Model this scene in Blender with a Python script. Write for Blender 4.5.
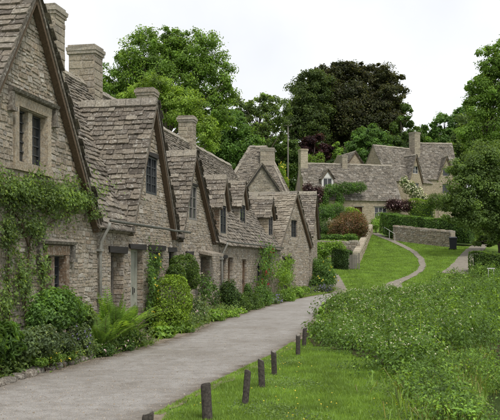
import bpy, bmesh, math, random
import numpy as np
from mathutils import Matrix, Vector

for o in list(bpy.data.objects):
    bpy.data.objects.remove(o)
random.seed(7)
RNG = np.random.default_rng(11)
R = math.radians
scene = bpy.context.scene
COL = scene.collection

# ------------------------------------------------------------------ camera
FPX, HOR, EYE = 800.0, 261.0, 1.75            # focal length and horizon in photograph pixels, eye height
cam_data = bpy.data.cameras.new('camera')
cam_data.sensor_width = 36.0
cam_data.lens = 36.0 * FPX / 500.0
cam_data.shift_y = (HOR - 210.0) / 500.0
cam_data.clip_end = 2000.0
cam = bpy.data.objects.new('camera', cam_data)
cam.location = (0, 0, EYE)
cam.rotation_euler = (R(90), 0, 0)
COL.objects.link(cam)
scene.camera = cam

# ------------------------------------------------------------------ sky, sun, exposure
SUN_EL, SUN_AZ = R(58), R(150)
world = bpy.data.worlds.new('World')
scene.world = world
world.use_nodes = True
wn, wl = world.node_tree.nodes, world.node_tree.links
wn.clear()
w_out = wn.new('ShaderNodeOutputWorld')
w_bg = wn.new('ShaderNodeBackground')
w_sky = wn.new('ShaderNodeTexSky')
w_sky.sky_type = 'NISHITA'
w_sky.sun_disc = False
w_sky.sun_elevation = SUN_EL
w_sky.sun_rotation = SUN_AZ
w_sky.dust_density = 3.0
w_tc = wn.new('ShaderNodeTexCoord')
w_no = wn.new('ShaderNodeTexNoise')
w_no.inputs['Scale'].default_value = 3.0
w_no.inputs['Detail'].default_value = 5
w_rp = wn.new('ShaderNodeValToRGB')
w_rp.color_ramp.elements[0].color = (4.5, 4.6, 4.75, 1)
w_rp.color_ramp.elements[1].color = (5.9, 5.92, 5.95, 1)
w_rp.color_ramp.elements[0].position = 0.3
w_rp.color_ramp.elements[1].position = 0.7
w_mx = wn.new('ShaderNodeMixRGB')
w_mx.inputs[0].default_value = 0.93
wl.new(w_tc.outputs['Generated'], w_no.inputs['Vector'])
wl.new(w_no.outputs['Fac'], w_rp.inputs['Fac'])
wl.new(w_sky.outputs['Color'], w_mx.inputs[1])
wl.new(w_rp.outputs['Color'], w_mx.inputs[2])
wl.new(w_mx.outputs['Color'], w_bg.inputs['Color'])
w_bg.inputs['Strength'].default_value = 0.105
wl.new(w_bg.outputs['Background'], w_out.inputs['Surface'])

sun_data = bpy.data.lights.new('sun', 'SUN')
sun_data.energy = 1.5
sun_data.angle = R(14)
sun_data.color = (1.0, 0.96, 0.9)
sun = bpy.data.objects.new('sun', sun_data)
sv = Vector((math.sin(SUN_AZ) * math.cos(SUN_EL), math.cos(SUN_AZ) * math.cos(SUN_EL), math.sin(SUN_EL)))
sun.rotation_euler = sv.to_track_quat('Z', 'Y').to_euler()
sun.location = (20, -20, 60)
COL.objects.link(sun)

scene.view_settings.view_transform = 'Standard'
scene.view_settings.look = 'None'
scene.view_settings.gamma = 1.0
scene.view_settings.exposure = 0.95
scene.render.resolution_x, scene.render.resolution_y = 1024, 860
scene.render.engine = 'CYCLES'
scene.cycles.max_bounces = 8

# ------------------------------------------------------------------ geometry of the place
def terrain(x, y):
    """ground height, works on scalars and arrays"""
    x = np.asarray(x, float); y = np.asarray(y, float)
    z = 0.126 * np.clip(y - 44, 0, 48) + 0.085 * np.clip(y - 92, 0, 400)
    z = z + 0.12 * np.clip((y - 40) / 10, 0, 1) * np.sin(x * .35 + 1) * np.sin(y * .23)
    # hillside behind the row
    back = -6.355 + 0.19375 * y - 6.0 - x
    z = z + 0.16 * np.clip(back, 0, 60) * np.clip((60 - y) / 30, 0, 1)
    # river bed on the right in front
    edge = 2.55 + (y - 10.8) * 0.45
    edge = np.where(y < 10.8, 2.55 + (y - 10.8) * .1, edge)
    into = np.clip((x - edge) / 0.8, 0, 1) * np.clip((18 - y) / 3.0, 0, 1) * np.clip((16 - x) / 3, 0, 1)
    z = z - 0.95 * into * into * (3 - 2 * into)
    return z

def gz(x, y):
    return float(terrain(x, y))

def P(px, py, Y):
    return Vector(((px - 250) / FPX * Y, Y, EYE + (HOR - py) / FPX * Y))

def gp(px, py):
    """where the sight line through a photograph pixel meets the ground"""
    lo, hi = 5.0, 300.0
    y = lo
    while y < hi:
        if P(px, py, y).z <= gz((px - 250) / FPX * y, y):
            a, b = y - .25, y
            for _ in range(20):
                m = (a + b) / 2
                if P(px, py, m).z <= gz((px - 250) / FPX * m, m): b = m
                else: a = m
            p = P(px, py, b)
            return Vector((p.x, p.y, gz(p.x, p.y)))
        y += .25
    return P(px, py, hi)

def proj(p):
    return 250 + FPX * p[0] / p[1], HOR - FPX * (p[2] - EYE) / p[1]

# ------------------------------------------------------------------ materials
def new_mat(name):
    m = bpy.data.materials.new(name)
    m.use_nodes = True
    nt = m.node_tree
    nt.nodes.clear()
    out = nt.nodes.new('ShaderNodeOutputMaterial')
    return m, nt, out

def node(nt, kind, **kw):
    n = nt.nodes.new(kind)
    for k, v in kw.items():
        setattr(n, k, v)
    return n

def rnd_socket(nt):
    """one random number per piece: face attribute of joined pieces plus object random of single pieces"""
    at = node(nt, 'ShaderNodeAttribute', attribute_name='rnd')
    oi = node(nt, 'ShaderNodeObjectInfo')
    ad = node(nt, 'ShaderNodeMath', operation='ADD')
    fr = node(nt, 'ShaderNodeMath', operation='FRACT')
    nt.links.new(at.outputs['Fac'], ad.inputs[0])
    nt.links.new(oi.outputs['Random'], ad.inputs[1])
    nt.links.new(ad.outputs[0], fr.inputs[0])
    return fr.outputs[0]

def ramp(nt, fac, stops, interp='LINEAR'):
    r = node(nt, 'ShaderNodeValToRGB')
    cr = r.color_ramp
    cr.interpolation = interp
    while len(cr.elements) > 1:
        cr.elements.remove(cr.elements[0])
    cr.elements[0].position = stops[0][0]
    cr.elements[0].color = (*stops[0][1], 1)
    for p, c in stops[1:]:
        e = cr.elements.new(p)
        e.color = (*c, 1)
    if fac is not None:
        nt.links.new(fac, r.inputs['Fac'])
    return r.outputs['Color']

def noise(nt, scale, detail=4, rough=.55, coord='Object', vec=None):
    n = node(nt, 'ShaderNodeTexNoise')
    n.inputs['Scale'].default_value = scale
    n.inputs['Detail'].default_value = detail
    n.inputs['Roughness'].default_value = rough
    if vec is None:
        g = node(nt, 'ShaderNodeNewGeometry')
        vec = g.outputs['Position']
    nt.links.new(vec, n.inputs['Vector'])
    return n.outputs['Fac']

def mix(nt, fac, a, b, mode='MIX'):
    m = node(nt, 'ShaderNodeMixRGB', blend_type=mode)
    for i, s in ((0, fac), (1, a), (2, b)):
        if isinstance(s, (int, float)): m.inputs[i].default_value = s
        elif isinstance(s, tuple): m.inputs[i].default_value = (*s, 1)
        else: nt.links.new(s, m.inputs[i])
    return m.outputs['Color']

def mrange(nt, fac, a, b):
    m = node(nt, 'ShaderNodeMapRange')
    m.inputs['From Min'].default_value = a
    m.inputs['From Max'].default_value = b
    nt.links.new(fac, m.inputs['Value'])
    return m.outputs['Result']

def finish(nt, out, color, rough=.9, bump=None, bump_s=.3, bump_d=.01, spec=.3):
    b = node(nt, 'ShaderNodeBsdfPrincipled')
    if isinstance(color, tuple): b.inputs['Base Color'].default_value = (*color, 1)
    else: nt.links.new(color, b.inputs['Base Color'])
    b.inputs['Roughness'].default_value = rough
    b.inputs['Specular IOR Level'].default_value = spec
    if bump is not None:
        bp = node(nt, 'ShaderNodeBump')
        bp.inputs['Strength'].default_value = bump_s
        bp.inputs['Distance'].default_value = bump_d
        nt.links.new(bump, bp.inputs['Height'])
        nt.links.new(bp.outputs['Normal'], b.inputs['Normal'])
    nt.links.new(b.outputs['BSDF'], out.inputs['Surface'])
    return b

def stone_mat(name, stops, lichen=.5, dark=.5, wash=.62):
    m, nt, out = new_mat(name)
    c = ramp(nt, rnd_socket(nt), stops)
    c = mix(nt, mrange(nt, noise(nt, 9, 5, .6), .35, .7), c, (.30, .245, .17), 'MIX') if False else c
    n1 = noise(nt, 28, 6, .7)
    c = mix(nt, .85, c, ramp(nt, n1, [(.28, (.25, .24, .23)), (.5, (.92, .9, .88)), (.72, (1.75, 1.72, 1.66))]), 'MULTIPLY')
    ws = mrange(nt, noise(nt, 17, 6, .75), .5, .6)
    wsm = node(nt, 'ShaderNodeMath', operation='MULTIPLY'); wsm.inputs[1].default_value = wash
    nt.links.new(ws, wsm.inputs[0])
    c = mix(nt, wsm.outputs[0], c, (.39, .365, .315))
    li = mrange(nt, noise(nt, 6.5, 6, .7), .56, .66)
    lm = node(nt, 'ShaderNodeMath', operation='MULTIPLY'); lm.inputs[1].default_value = lichen
    nt.links.new(li, lm.inputs[0])
    c = mix(nt, lm.outputs[0], c, (.37, .36, .33))
    dk = mrange(nt, noise(nt, 1.7, 7, .72), .5, .66)
    dm = node(nt, 'ShaderNodeMath', operation='MULTIPLY'); dm.inputs[1].default_value = dark
    nt.links.new(dk, dm.inputs[0])
    c = mix(nt, dm.outputs[0], c, (.10, .092, .08))
    finish(nt, out, c, .93, noise(nt, 45, 6, .7), .6, .012, .2)
    return m

M = {}
M['stone'] = stone_mat('rubble_stone', [(0, (.155, .13, .10)), (.18, (.27, .225, .165)), (.36, (.33, .28, .21)), (.5, (.24, .215, .185)),
                                        (.65, (.36, .32, .26)), (.8, (.27, .21, .155)), (.92, (.45, .42, .37)), (1, (.19, .17, .15))], .65, .4)
M['stone_old'] = stone_mat('weathered_rubble', [(0, (.13, .115, .095)), (.2, (.22, .19, .15)), (.4, (.28, .24, .185)), (.6, (.2, .18, .155)),
                                        (.8, (.3, .265, .21)), (1, (.36, .335, .29))], .6, .5)
M['stone_far'] = stone_mat('honey_stone', [(0, (.27, .225, .155)), (.35, (.37, .31, .22)), (.7, (.42, .36, .27)), (1, (.31, .265, .2))], .35, .25)
M['ashlar'] = stone_mat('dressed_stone', [(0, (.29, .245, .18)), (.5, (.34, .285, .21)), (1, (.39, .34, .26))], .4, .45)
M['ashlar_warm'] = stone_mat('brown_dressed_stone', [(0, (.15, .105, .07)), (.5, (.19, .135, .09)), (1, (.23, .17, .115))], .25, .35)
M['mortar'] = stone_mat('lime_mortar', [(0, (.30, .265, .215)), (1, (.32, .28, .225))], .4, .45)
M['hood'] = stone_mat('weathered_hood_stone', [(0, (.11, .10, .085)), (1, (.16, .14, .115))], .3, .6)
M['chimney'] = stone_mat('chimney_stone', [(0, (.20, .17, .13)), (.4, (.29, .25, .19)), (.8, (.34, .30, .23)), (1, (.25, .22, .18))], .5, .45)
M['chimney_pale'] = stone_mat('pale_chimney_stone', [(0, (.38, .33, .25)), (1, (.46, .41, .32))], .3, .25)

def slate_mat(name, stops, lichen, moss):
    m, nt, out = new_mat(name)
    c = ramp(nt, rnd_socket(nt), stops)
    n1 = noise(nt, 22, 6, .72)
    c = mix(nt, .8, c, ramp(nt, n1, [(.28, (.3, .3, .3)), (.5, (.92, .92, .92)), (.72, (1.7, 1.66, 1.56))]), 'MULTIPLY')
    li = mrange(nt, noise(nt, 11, 6, .75), .56, .63)
    a = node(nt, 'ShaderNodeMath', operation='MULTIPLY'); a.inputs[1].default_value = lichen
    nt.links.new(li, a.inputs[0])
    c = mix(nt, a.outputs[0], c, (.38, .37, .335))
    mo = mrange(nt, noise(nt, 2.6, 7, .75), .5, .66)
    b = node(nt, 'ShaderNodeMath', operation='MULTIPLY'); b.inputs[1].default_value = moss
    nt.links.new(mo, b.inputs[0])
    c = mix(nt, b.outputs[0], c, (.075, .07, .048))
    finish(nt, out, c, .9, noise(nt, 40, 6, .7), .7, .012, .25)
    return m
M['slate'] = slate_mat('stone_slate', [(0, (.085, .073, .06)), (.2, (.135, .116, .095)), (.4, (.20, .172, .136)), (.55, (.135, .118, .098)), (.7, (.225, .193, .152)),
                                       (.85, (.155, .136, .115)), (.95, (.27, .24, .195)), (1, (.105, .092, .076))], .85, .25)
M['slate_pale'] = slate_mat('pale_stone_slate', [(0, (.17, .145, .11)), (.3, (.26, .225, .175)), (.6, (.32, .28, .22)), (.85, (.22, .19, .15)), (1, (.38, .345, .285))], .6, .25)
M['slate_far'] = slate_mat('brown_stone_slate', [(0, (.08, .07, .058)), (.25, (.15, .13, .105)), (.5, (.19, .165, .135)), (.75, (.125, .112, .096)), (1, (.27, .245, .21))], .8, .45)
M['ridge'] = slate_mat('ridge_stone', [(0, (.24, .215, .175)), (.5, (.31, .28, .225)), (1, (.2, .18, .155))], .6, .3)

def plain(name, col, rough=.7, scale=30, var=.35, bump=.2, spec=.3):
    m, nt, out = new_mat(name)
    n1 = noise(nt, scale, 5, .6)
    lo = tuple(max(0, c * (1 - var)) for c in col); hi = tuple(c * (1 + var) for c in col)
    c = ramp(nt, n1, [(.3, lo), (.7, hi)])
    finish(nt, out, c, rough, n1, bump, .005, spec)
    return m
M['wood_dark'] = plain('tarred_timber', (.03, .026, .023), .75)
M['wood_verge'] = plain('weathered_bargeboard', (.10, .07, .045), .85)
M['wood_post'] = plain('weathered_post', (.055, .047, .04), .9, 40, .6, .6)
M['wood_grey'] = plain('grey_oak', (.16, .145, .125), .85, 25, .4)
M['door_pale'] = plain('pale_grey_green_paint', (.34, .35, .30), .6, 12, .12)
M['door_brown'] = plain('brown_oak', (.14, .095, .06), .75, 18, .35)
M['door_red'] = plain('red_brown_door', (.13, .05, .035), .6, 12, .2)
M['frame_dark'] = plain('dark_window_frame', (.045, .047, .05), .5, 30, .2)
M['frame_white'] = plain('white_window_paint', (.58, .57, .54), .5, 20, .06)
M['frame_grey'] = plain('grey_window_frame', (.19, .18, .165), .6, 30, .2)
M['pipe'] = plain('grey_painted_iron', (.22, .215, .19), .55, 20, .2)
M['gutter'] = plain('gutter_iron', (.085, .085, .07), .6, 15, .3)
M['lead'] = plain('lead_flashing', (.33, .33, .33), .5, 20, .2)
M['black'] = plain('black_iron', (.02, .02, .022), .45, 20, .2)
M['rail'] = plain('white_rail', (.45, .45, .43), .5, 20, .1)
M['bin'] = plain('dark_bin_plastic', (.018, .019, .026), .5, 20, .2)
m, nt, out = new_mat('window_glass')
b = finish(nt, out, ramp(nt, noise(nt, 3, 2), [(.3, (.012, .014, .015)), (.7, (.035, .038, .04))]), .08, noise(nt, 2.2, 2), .15, .01, .6)
M['glass'] = m
m, nt, out = new_mat('dark_interior')
finish(nt, out, (.03, .027, .024), .9)
M['inside'] = m

def leaf_mat(name, stops, trans=.45, clump=1.2, vary=.45):
    m, nt, out = new_mat(name)
    c = ramp(nt, rnd_socket(nt), stops)
    n1 = noise(nt, clump, 3, .6)
    c = mix(nt, 1.0, c, ramp(nt, n1, [(.3, (1 - vary,) * 3), (.7, (1 + vary, 1 + vary, 1 + vary * .6))]), 'MULTIPLY')
    b = node(nt, 'ShaderNodeBsdfPrincipled')
    nt.links.new(c, b.inputs['Base Color'])
    b.inputs['Roughness'].default_value = .55
    b.inputs['Specular IOR Level'].default_value = .25
    t = node(nt, 'ShaderNodeBsdfTranslucent')
    tc = mix(nt, 1.0, c, (1.35, 1.3, .55), 'MULTIPLY')
    nt.links.new(tc, t.inputs['Color'])
    s = node(nt, 'ShaderNodeMixShader')
    s.inputs[0].default_value = trans
    nt.links.new(b.outputs[0], s.inputs[1])
    nt.links.new(t.outputs[0], s.inputs[2])
    nt.links.new(s.outputs[0], out.inputs['Surface'])
    return m
def greens(c, lo=.6, hi=1.5, k=1.68):
    r, g, b = c[0] * k * 1.04, c[1] * k, c[2] * k * 1.3
    c = (r, g, b)
    return [(0, (r * lo, g * lo, b * lo)), (.5, c), (.85, (r * hi * .95, g * hi * .95, b * hi * .8)), (1, (r * hi * 1.25, g * hi * 1.1, b * hi * .8))]
M['leaf_bright'] = leaf_mat('bright_green_leaves', greens((.095, .165, .028)))
M['leaf_lime'] = leaf_mat('fresh_green_leaves', greens((.115, .18, .03)))
M['leaf_soft'] = leaf_mat('soft_green_leaves', greens((.082, .128, .036)), .5)
M['leaf_forest'] = leaf_mat('forest_green_leaves', greens((.04, .062, .018)))
M['leaf_mid'] = leaf_mat('mid_green_leaves', greens((.06, .115, .026)))
M['leaf_dark'] = leaf_mat('dark_green_leaves', greens((.036, .066, .018)))
M['leaf_deep'] = leaf_mat('deep_green_leaves', greens((.052, .09, .02)))
M['leaf_copper'] = leaf_mat('copper_beech_leaves', [(0, (.036, .04, .022)), (.3, (.06, .068, .033)), (.6, (.06, .088, .03)), (.85, (.088, .09, .042)), (1, (.12, .115, .055))])
M['leaf_purple'] = leaf_mat('purple_leaves', [(0, (.022, .010, .014)), (.6, (.05, .022, .03)), (1, (.10, .045, .05))])
M['leaf_yellow'] = leaf_mat('yellow_green_leaves', greens((.105, .17, .022)), clump=4)
M['leaf_olive'] = leaf_mat('grey_green_leaves', greens((.085, .125, .05)))
M['leaf_red'] = leaf_mat('red_tipped_leaves', [(0, (.07, .085, .03)), (.45, (.13, .10, .05)), (.75, (.20, .10, .065)), (1, (.26, .16, .11))])
M['leaf_nettle'] = leaf_mat('bed_leaves', greens((.078, .14, .027), .5, 1.7), clump=1.6, vary=.42)
M['leaf_reed'] = leaf_mat('reed_blades', [(0, (.09, .14, .03)), (.5, (.15, .2, .05)), (.8, (.28, .26, .10)), (1, (.4, .35, .2))], clump=2)
M['leaf_grass'] = leaf_mat('grass_blades', greens((.128, .21, .036), .78, 1.25, 1.42), clump=1.3, vary=.38)
M['fl_white'] = leaf_mat('cream_petals', [(0, (.42, .42, .27)), (1, (.66, .64, .48))], .2, 1, .05)
M['fl_yellow'] = leaf_mat('yellow_petals', [(0, (.62, .48, .03)), (1, (.75, .62, .1))], .2, 1, .05)
M['fl_purple'] = leaf_mat('violet_petals', [(0, (.12, .10, .28)), (1, (.3, .24, .45))], .2, 1, .05)
M['fl_pink'] = leaf_mat('pale_pink_petals', [(0, (.5, .33, .36)), (1, (.68, .52, .54))], .2, 1, .05)
M['fl_red'] = leaf_mat('crimson_petals', [(0, (.2, .012, .02)), (1, (.34, .03, .05))], .2, 1, .05)
M['bark'] = plain('bark', (.085, .07, .055), .95, 12, .5, .8)
M['twig'] = plain('twig', (.07, .05, .03), .9, 20, .4, .3)

# ground sheets
m, nt, out = new_mat('lane_gravel')
big = noise(nt, .45, 6, .65); mid = noise(nt, 4.5, 6, .7); fine = noise(nt, 75, 3, .9); grit = noise(nt, 190, 2, .8)
c = ramp(nt, mid, [(.3, (.245, .232, .215)), (.5, (.30, .286, .268)), (.7, (.345, .332, .315))])
c = mix(nt, mrange(nt, big, .45, .7), c, (.225, .208, .186))
c = mix(nt, .9, c, ramp(nt, fine, [(.32, (.5, .5, .51)), (.5, (1, 1, 1)), (.66, (1.5, 1.48, 1.42))]), 'MULTIPLY')
c = mix(nt, .8, c, ramp(nt, grit, [(.3, (.6, .6, .61)), (.5, (1, 1, 1)), (.7, (1.4, 1.38, 1.35))]), 'MULTIPLY')
ed_ = node(nt, 'ShaderNodeAttribute', attribute_name='edge')
en = node(nt, 'ShaderNodeMath', operation='MULTIPLY_ADD')
nt.links.new(noise(nt, 3.2, 6, .75), en.inputs[0]); en.inputs[1].default_value = -1.7
nt.links.new(ed_.outputs['Fac'], en.inputs[2])
c = mix(nt, mrange(nt, en.outputs[0], .22, -.75), c, ramp(nt, mid, [(.3, (.085, .068, .05)), (.6, (.165, .138, .105)), (.75, (.22, .19, .15))]))
finish(nt, out, c, .95, fine, .8, .014, .15)
M['gravel'] = m
m, nt, out = new_mat('trodden_earth')
c = ramp(nt, noise(nt, 4, 6, .7), [(.3, (.11, .085, .06)), (.5, (.2, .165, .125)), (.7, (.28, .25, .2))])
c = mix(nt, .6, c, ramp(nt, noise(nt, 50, 4, .8), [(.3, (.5, .5, .5)), (.7, (1.4, 1.4, 1.4))]), 'MULTIPLY')
finish(nt, out, c, .95, noise(nt, 30, 5, .7), .6, .02, .1)
M['earth'] = m
m, nt, out = new_mat('path_surface')
c = ramp(nt, noise(nt, 3, 6, .7), [(.3, (.15, .135, .108)), (.7, (.25, .225, .185))])
finish(nt, out, c, .95, noise(nt, 30, 5, .7), .6, .02, .1)
M['path'] = m
m, nt, out = new_mat('dark_soil')
finish(nt, out, ramp(nt, noise(nt, 8, 6, .7), [(.3, (.028, .022, .015)), (.7, (.07, .055, .035))]), .95, noise(nt, 25, 5, .7), .7, .03, .1)
M['soil'] = m  # soil tone that also stands in for shade under the bed plants
m, nt, out = new_mat('grass_turf')
c = ramp(nt, noise(nt, .5, 6, .65), [(.3, (.095, .16, .028)), (.5, (.13, .205, .038)), (.7, (.17, .245, .052))])
c = mix(nt, .8, c, ramp(nt, noise(nt, 14, 6, .8), [(.3, (.45, .5, .4)), (.5, (1, 1, 1)), (.7, (1.35, 1.3, 1.2))]), 'MULTIPLY')
finish(nt, out, c, .95, noise(nt, 25, 5, .8), .8, .05, .1)
M['turf'] = m
m, nt, out = new_mat('river_water')
b = finish(nt, out, (.022, .026, .018), .06, noise(nt, 5, 3), .12, .02, .5)
M['water'] = m

# ------------------------------------------------------------------ mesh helpers
class MB:
    """collects faces of one part"""
    def __init__(s):
        s.v, s.f, s.r = [], [], []
    def add(s, verts, faces, r=0.0):
        k = len(s.v)
        s.v += [tuple(p) for p in verts]
        s.f += [tuple(i + k for i in f) for f in faces]
        s.r += [r] * len(faces)
        return s
    def box(s, a, b, r=None, jit=0.0):
        (x0, y0, z0), (x1, y1, z1) = a, b
        v = [(x0, y0, z0), (x1, y0, z0), (x1, y1, z0), (x0, y1, z0), (x0, y0, z1), (x1, y0, z1), (x1, y1, z1), (x0, y1, z1)]
        if jit:
            v = [(p[0] + random.uniform(-jit, jit), p[1] + random.uniform(-jit, jit), p[2] + random.uniform(-jit, jit)) for p in v]
        return s.add(v, [(3, 2, 1, 0), (4, 5, 6, 7), (0, 1, 5, 4), (1, 2, 6, 5), (2, 3, 7, 6), (3, 0, 4, 7)], random.random() if r is None else r)
    def bar(s, p, q, w, h, r=None):
        p, q = Vector(p), Vector(q)
        d = (q - p).normalized()
        up = Vector((0, 0, 1)) if abs(d.z) < .99 else Vector((0, 1, 0))
        x = d.cross(up).normalized() * w / 2
        y = x.cross(d).normalized() * h / 2
        v = [p - x - y, p + x - y, p + x + y, p - x + y, q - x - y, q + x - y, q + x + y, q - x + y]
        return s.add(v, [(3, 2, 1, 0), (4, 5, 6, 7), (0, 1, 5, 4), (1, 2, 6, 5), (2, 3, 7, 6), (3, 0, 4, 7)], random.random() if r is None else r)
    def tube(s, pts, rad, n=6, r=None, cap=True):
        pts = [Vector(p) for p in pts]
        if not isinstance(rad, (list, tuple)): rad = [rad] * len(pts)
        k = len(s.v)
        ref = None
        for i, p in enumerate(pts):
            d = (pts[min(i + 1, len(pts) - 1)] - pts[max(i - 1, 0)]).normalized()
            if ref is None:
                ref = d.cross(Vector((0.3, 0.2, 1)) if abs(d.z) < .9 else Vector((1, .1, 0))).normalized()
            ref = (ref - d * ref.dot(d)).normalized()
            q = d.cross(ref)
            for j in range(n):
                a = 2 * math.pi * j / n
                s.v.append(tuple(p + (ref * math.cos(a) + q * math.sin(a)) * rad[i]))
        rr = random.random() if r is None else r
        for i in range(len(pts) - 1):
            for j in range(n):
                s.f.append((k + i * n + j, k + i * n + (j + 1) % n, k + (i + 1) * n + (j + 1) % n, k + (i + 1) * n + j)); s.r.append(rr)
        if cap:
            s.f.append(tuple(k + j for j in reversed(range(n)))); s.r.append(rr)
            s.f.append(tuple(k + (len(pts) - 1) * n + j for j in range(n))); s.r.append(rr)
        return s
    def mesh(s, name, mat, smooth=False):
        me = bpy.data.meshes.new(name)
        me.from_pydata(s.v, [], s.f)
        a = me.attributes.new('rnd', 'FLOAT', 'FACE')
        a.data.foreach_set('value', s.r)
        if smooth: me.polygons.foreach_set('use_smooth', [True] * len(s.f))
        me.materials.append(M[mat])
        return me
    def build(s, name, mat, parent=None, smooth=False):
        return link(name, s.mesh(name, mat, smooth), parent)

def link(name, data, parent=None):
    o = bpy.data.objects.new(name, data)
    COL.objects.link(o)
    if parent is not None: o.parent = parent
    return o

def tag(o, label, cat, group=None, kind=None):
    if label: o['label'] = label
    if cat: o['category'] = cat
    if group: o['group'] = group
    if kind: o['kind'] = kind
    return o

def thing(name, label, cat, loc=(0, 0, 0), rz=0.0, group=None):
    o = link(name, None)
    o.location = loc
    o.rotation_euler = (0, 0, rz)
    return tag(o, label, cat, group)

def np_mesh(name, V, F, rnd, mat, smooth=False):
    """V (n,3), F (m,k) equal sided faces"""
    me = bpy.data.meshes.new(name)
    V = np.ascontiguousarray(V, np.float32); F = np.ascontiguousarray(F, np.int32)
    m_, k_ = F.shape
    me.vertices.add(len(V)); me.vertices.foreach_set('co', V.ravel())
    me.loops.add(m_ * k_); me.loops.foreach_set('vertex_index', F.ravel())
    me.polygons.add(m_)
    me.polygons.foreach_set('loop_start', np.arange(0, m_ * k_, k_, dtype=np.int32))
    a = me.attributes.new('rnd', 'FLOAT', 'FACE')
    a.data.foreach_set('value', np.ascontiguousarray(rnd, np.float32))
    if smooth: me.polygons.foreach_set('use_smooth', np.ones(m_, bool))
    me.materials.append(M[mat])
    me.update(calc_edges=True)
    return me

def unit(v):
    return v / (np.linalg.norm(v, axis=1, keepdims=True) + 1e-9)

def leaf_arrays(pos, nrm, size, aspect=.55, rnd=None, fold=.18, axis=None):
    """folded two-triangle leaves"""
    n = len(pos)
    size = np.broadcast_to(np.asarray(size, float), (n,))[:, None]
    nrm = unit(nrm)
    a = RNG.normal(size=(n, 3)) if axis is None else axis
    a = unit(a - nrm * np.sum(a * nrm, 1, keepdims=True))
    b = np.cross(nrm, a)
    base = pos - a * size * .5
    tip = pos + a * size * .5 - nrm * size * fold * .5
    l = pos + b * size * aspect * .5 + nrm * size * fold - a * size * .06
    r_ = pos - b * size * aspect * .5 + nrm * size * fold - a * size * .06
    V = np.stack([base, r_, tip, l], 1).reshape(-1, 3)
    k = np.arange(n)[:, None] * 4
    F = np.concatenate([k + np.array([[0, 1, 2]]), k + np.array([[0, 2, 3]])], 1).reshape(-1, 3)
    if rnd is None: rnd = RNG.random(n)
    return V, F, np.repeat(rnd, 2)

def leaf_mesh(name, mat, *arrs):
    Vs, Fs, Rs, k = [], [], [], 0
    for V, F, r_ in arrs:
        Vs.append(V); Fs.append(F + k); Rs.append(r_); k += len(V)
    return np_mesh(name, np.concatenate(Vs), np.concatenate(Fs), np.concatenate(Rs), mat)

# ------------------------------------------------------------------ ground, lane, paths, river
xs = np.unique(np.concatenate([np.linspace(-260, -30, 24), np.linspace(-30, 40, 141), np.linspace(40, 260, 23)]))
ys = np.unique(np.concatenate([np.linspace(-40, 4, 12), np.linspace(4, 30, 87), np.linspace(30, 110, 161), np.linspace(110, 420, 40)]))
GX, GY = np.meshgrid(xs, ys)
V = np.stack([GX, GY, terrain(GX, GY)], -1).reshape(-1, 3)
nx = len(xs)
ii, jj = np.meshgrid(np.arange(nx - 1), np.arange(len(ys) - 1))
k = (jj * nx + ii).ravel()
F = np.stack([k, k + 1, k + nx + 1, k + nx], 1)
ground = link('ground', np_mesh('ground', V, F, np.zeros(len(F)), 'turf', True))
ground['kind'] = 'structure'

def sheet(name, left, right, mat, lift, kind='structure', n=90, jit=.05, cross=4):
    """strip between two polylines laid on the ground"""
    def resample(pl):
        pl = np.array([(p[0], p[1]) for p in pl], float)
        d = np.concatenate([[0], np.cumsum(np.linalg.norm(np.diff(pl, axis=0), axis=1))])
        t = np.linspace(0, d[-1], n)
        return np.stack([np.interp(t, d, pl[:, i]) for i in (0, 1)], 1)
    a, b = resample(left), resample(right)
    def sm(p):
        q = p.copy()
        for _ in range(4): q[1:-1] = (q[:-2] + q[1:-1] * 2 + q[2:]) / 4
        return q
    a, b = sm(a), sm(b)
    a += RNG.normal(size=a.shape) * jit; b += RNG.normal(size=b.shape) * jit
    ts = np.linspace(0, 1, cross + 1) if cross != 6 else np.array([0, .07, .16, .5, .88, .95, 1])
    rows = [a + (b - a) * t for t in ts]
    V = np.stack(rows, 1).reshape(-1, 2)
    z = terrain(V[:, 0], V[:, 1]) + lift
    V = np.column_stack([V, z])
    w = cross + 1
    F = []
    for i in range(n - 1):
        for j in range(cross):
            F.append((i * w + j, i * w + j + 1, (i + 1) * w + j + 1, (i + 1) * w + j))
    me = np_mesh(name, V, np.array(F), np.zeros(len(F)), mat, True)
    if cross == 6:
        at = me.attributes.new('edge', 'FLOAT', 'POINT')
        at.data.foreach_set('value', np.tile(np.array([0, .5, 1, 1, 1, .6, .15], np.float32), n))
    o = link(name, me)
    o['kind'] = kind
    return o

ROW_O, ROW_A = Vector((-3.125, 16.67, 0)), math.atan2(.9817, .1902)
RD, RNn = np.array([.1902, .9817]), np.array([.9817, -.1902])
def row_pt(s_, n_):
    """a point s along the row, n out from its front wall"""
    return (ROW_O.x + RD[0] * s_ + RNn[0] * n_, ROW_O.y + RD[1] * s_ + RNn[1] * n_)

lane_left = [row_pt(-12, .7), row_pt(-5, .45), row_pt(-2, .75), row_pt(0, 1.0), row_pt(3, 1.0), row_pt(6, .75), row_pt(10, .75), row_pt(14, .9), row_pt(20, 1.2), row_pt(26, 1.9), row_pt(30.5, 2.6)]
lane_right = [(-1.9, 4.0), (-1.08, 9.05), (-.46, 11.6), (.02, 13.4), (.41, 14.75), (.9, 17), (1.45, 20.3), (2.1, 25), (2.9, 31), (4.0, 38), (5.15, 46)]
sheet('verge', [(p[0] - .9, p[1]) for p in lane_left], [(p[0] + .12, p[1]) for p in lane_right], 'earth', .012, n=160, jit=.05)
sheet('lane', [(p[0] + .16 + .06 * math.sin(p[1]), p[1]) for p in lane_left], lane_right, 'gravel', .017, n=200, jit=.035, cross=6)
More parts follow.
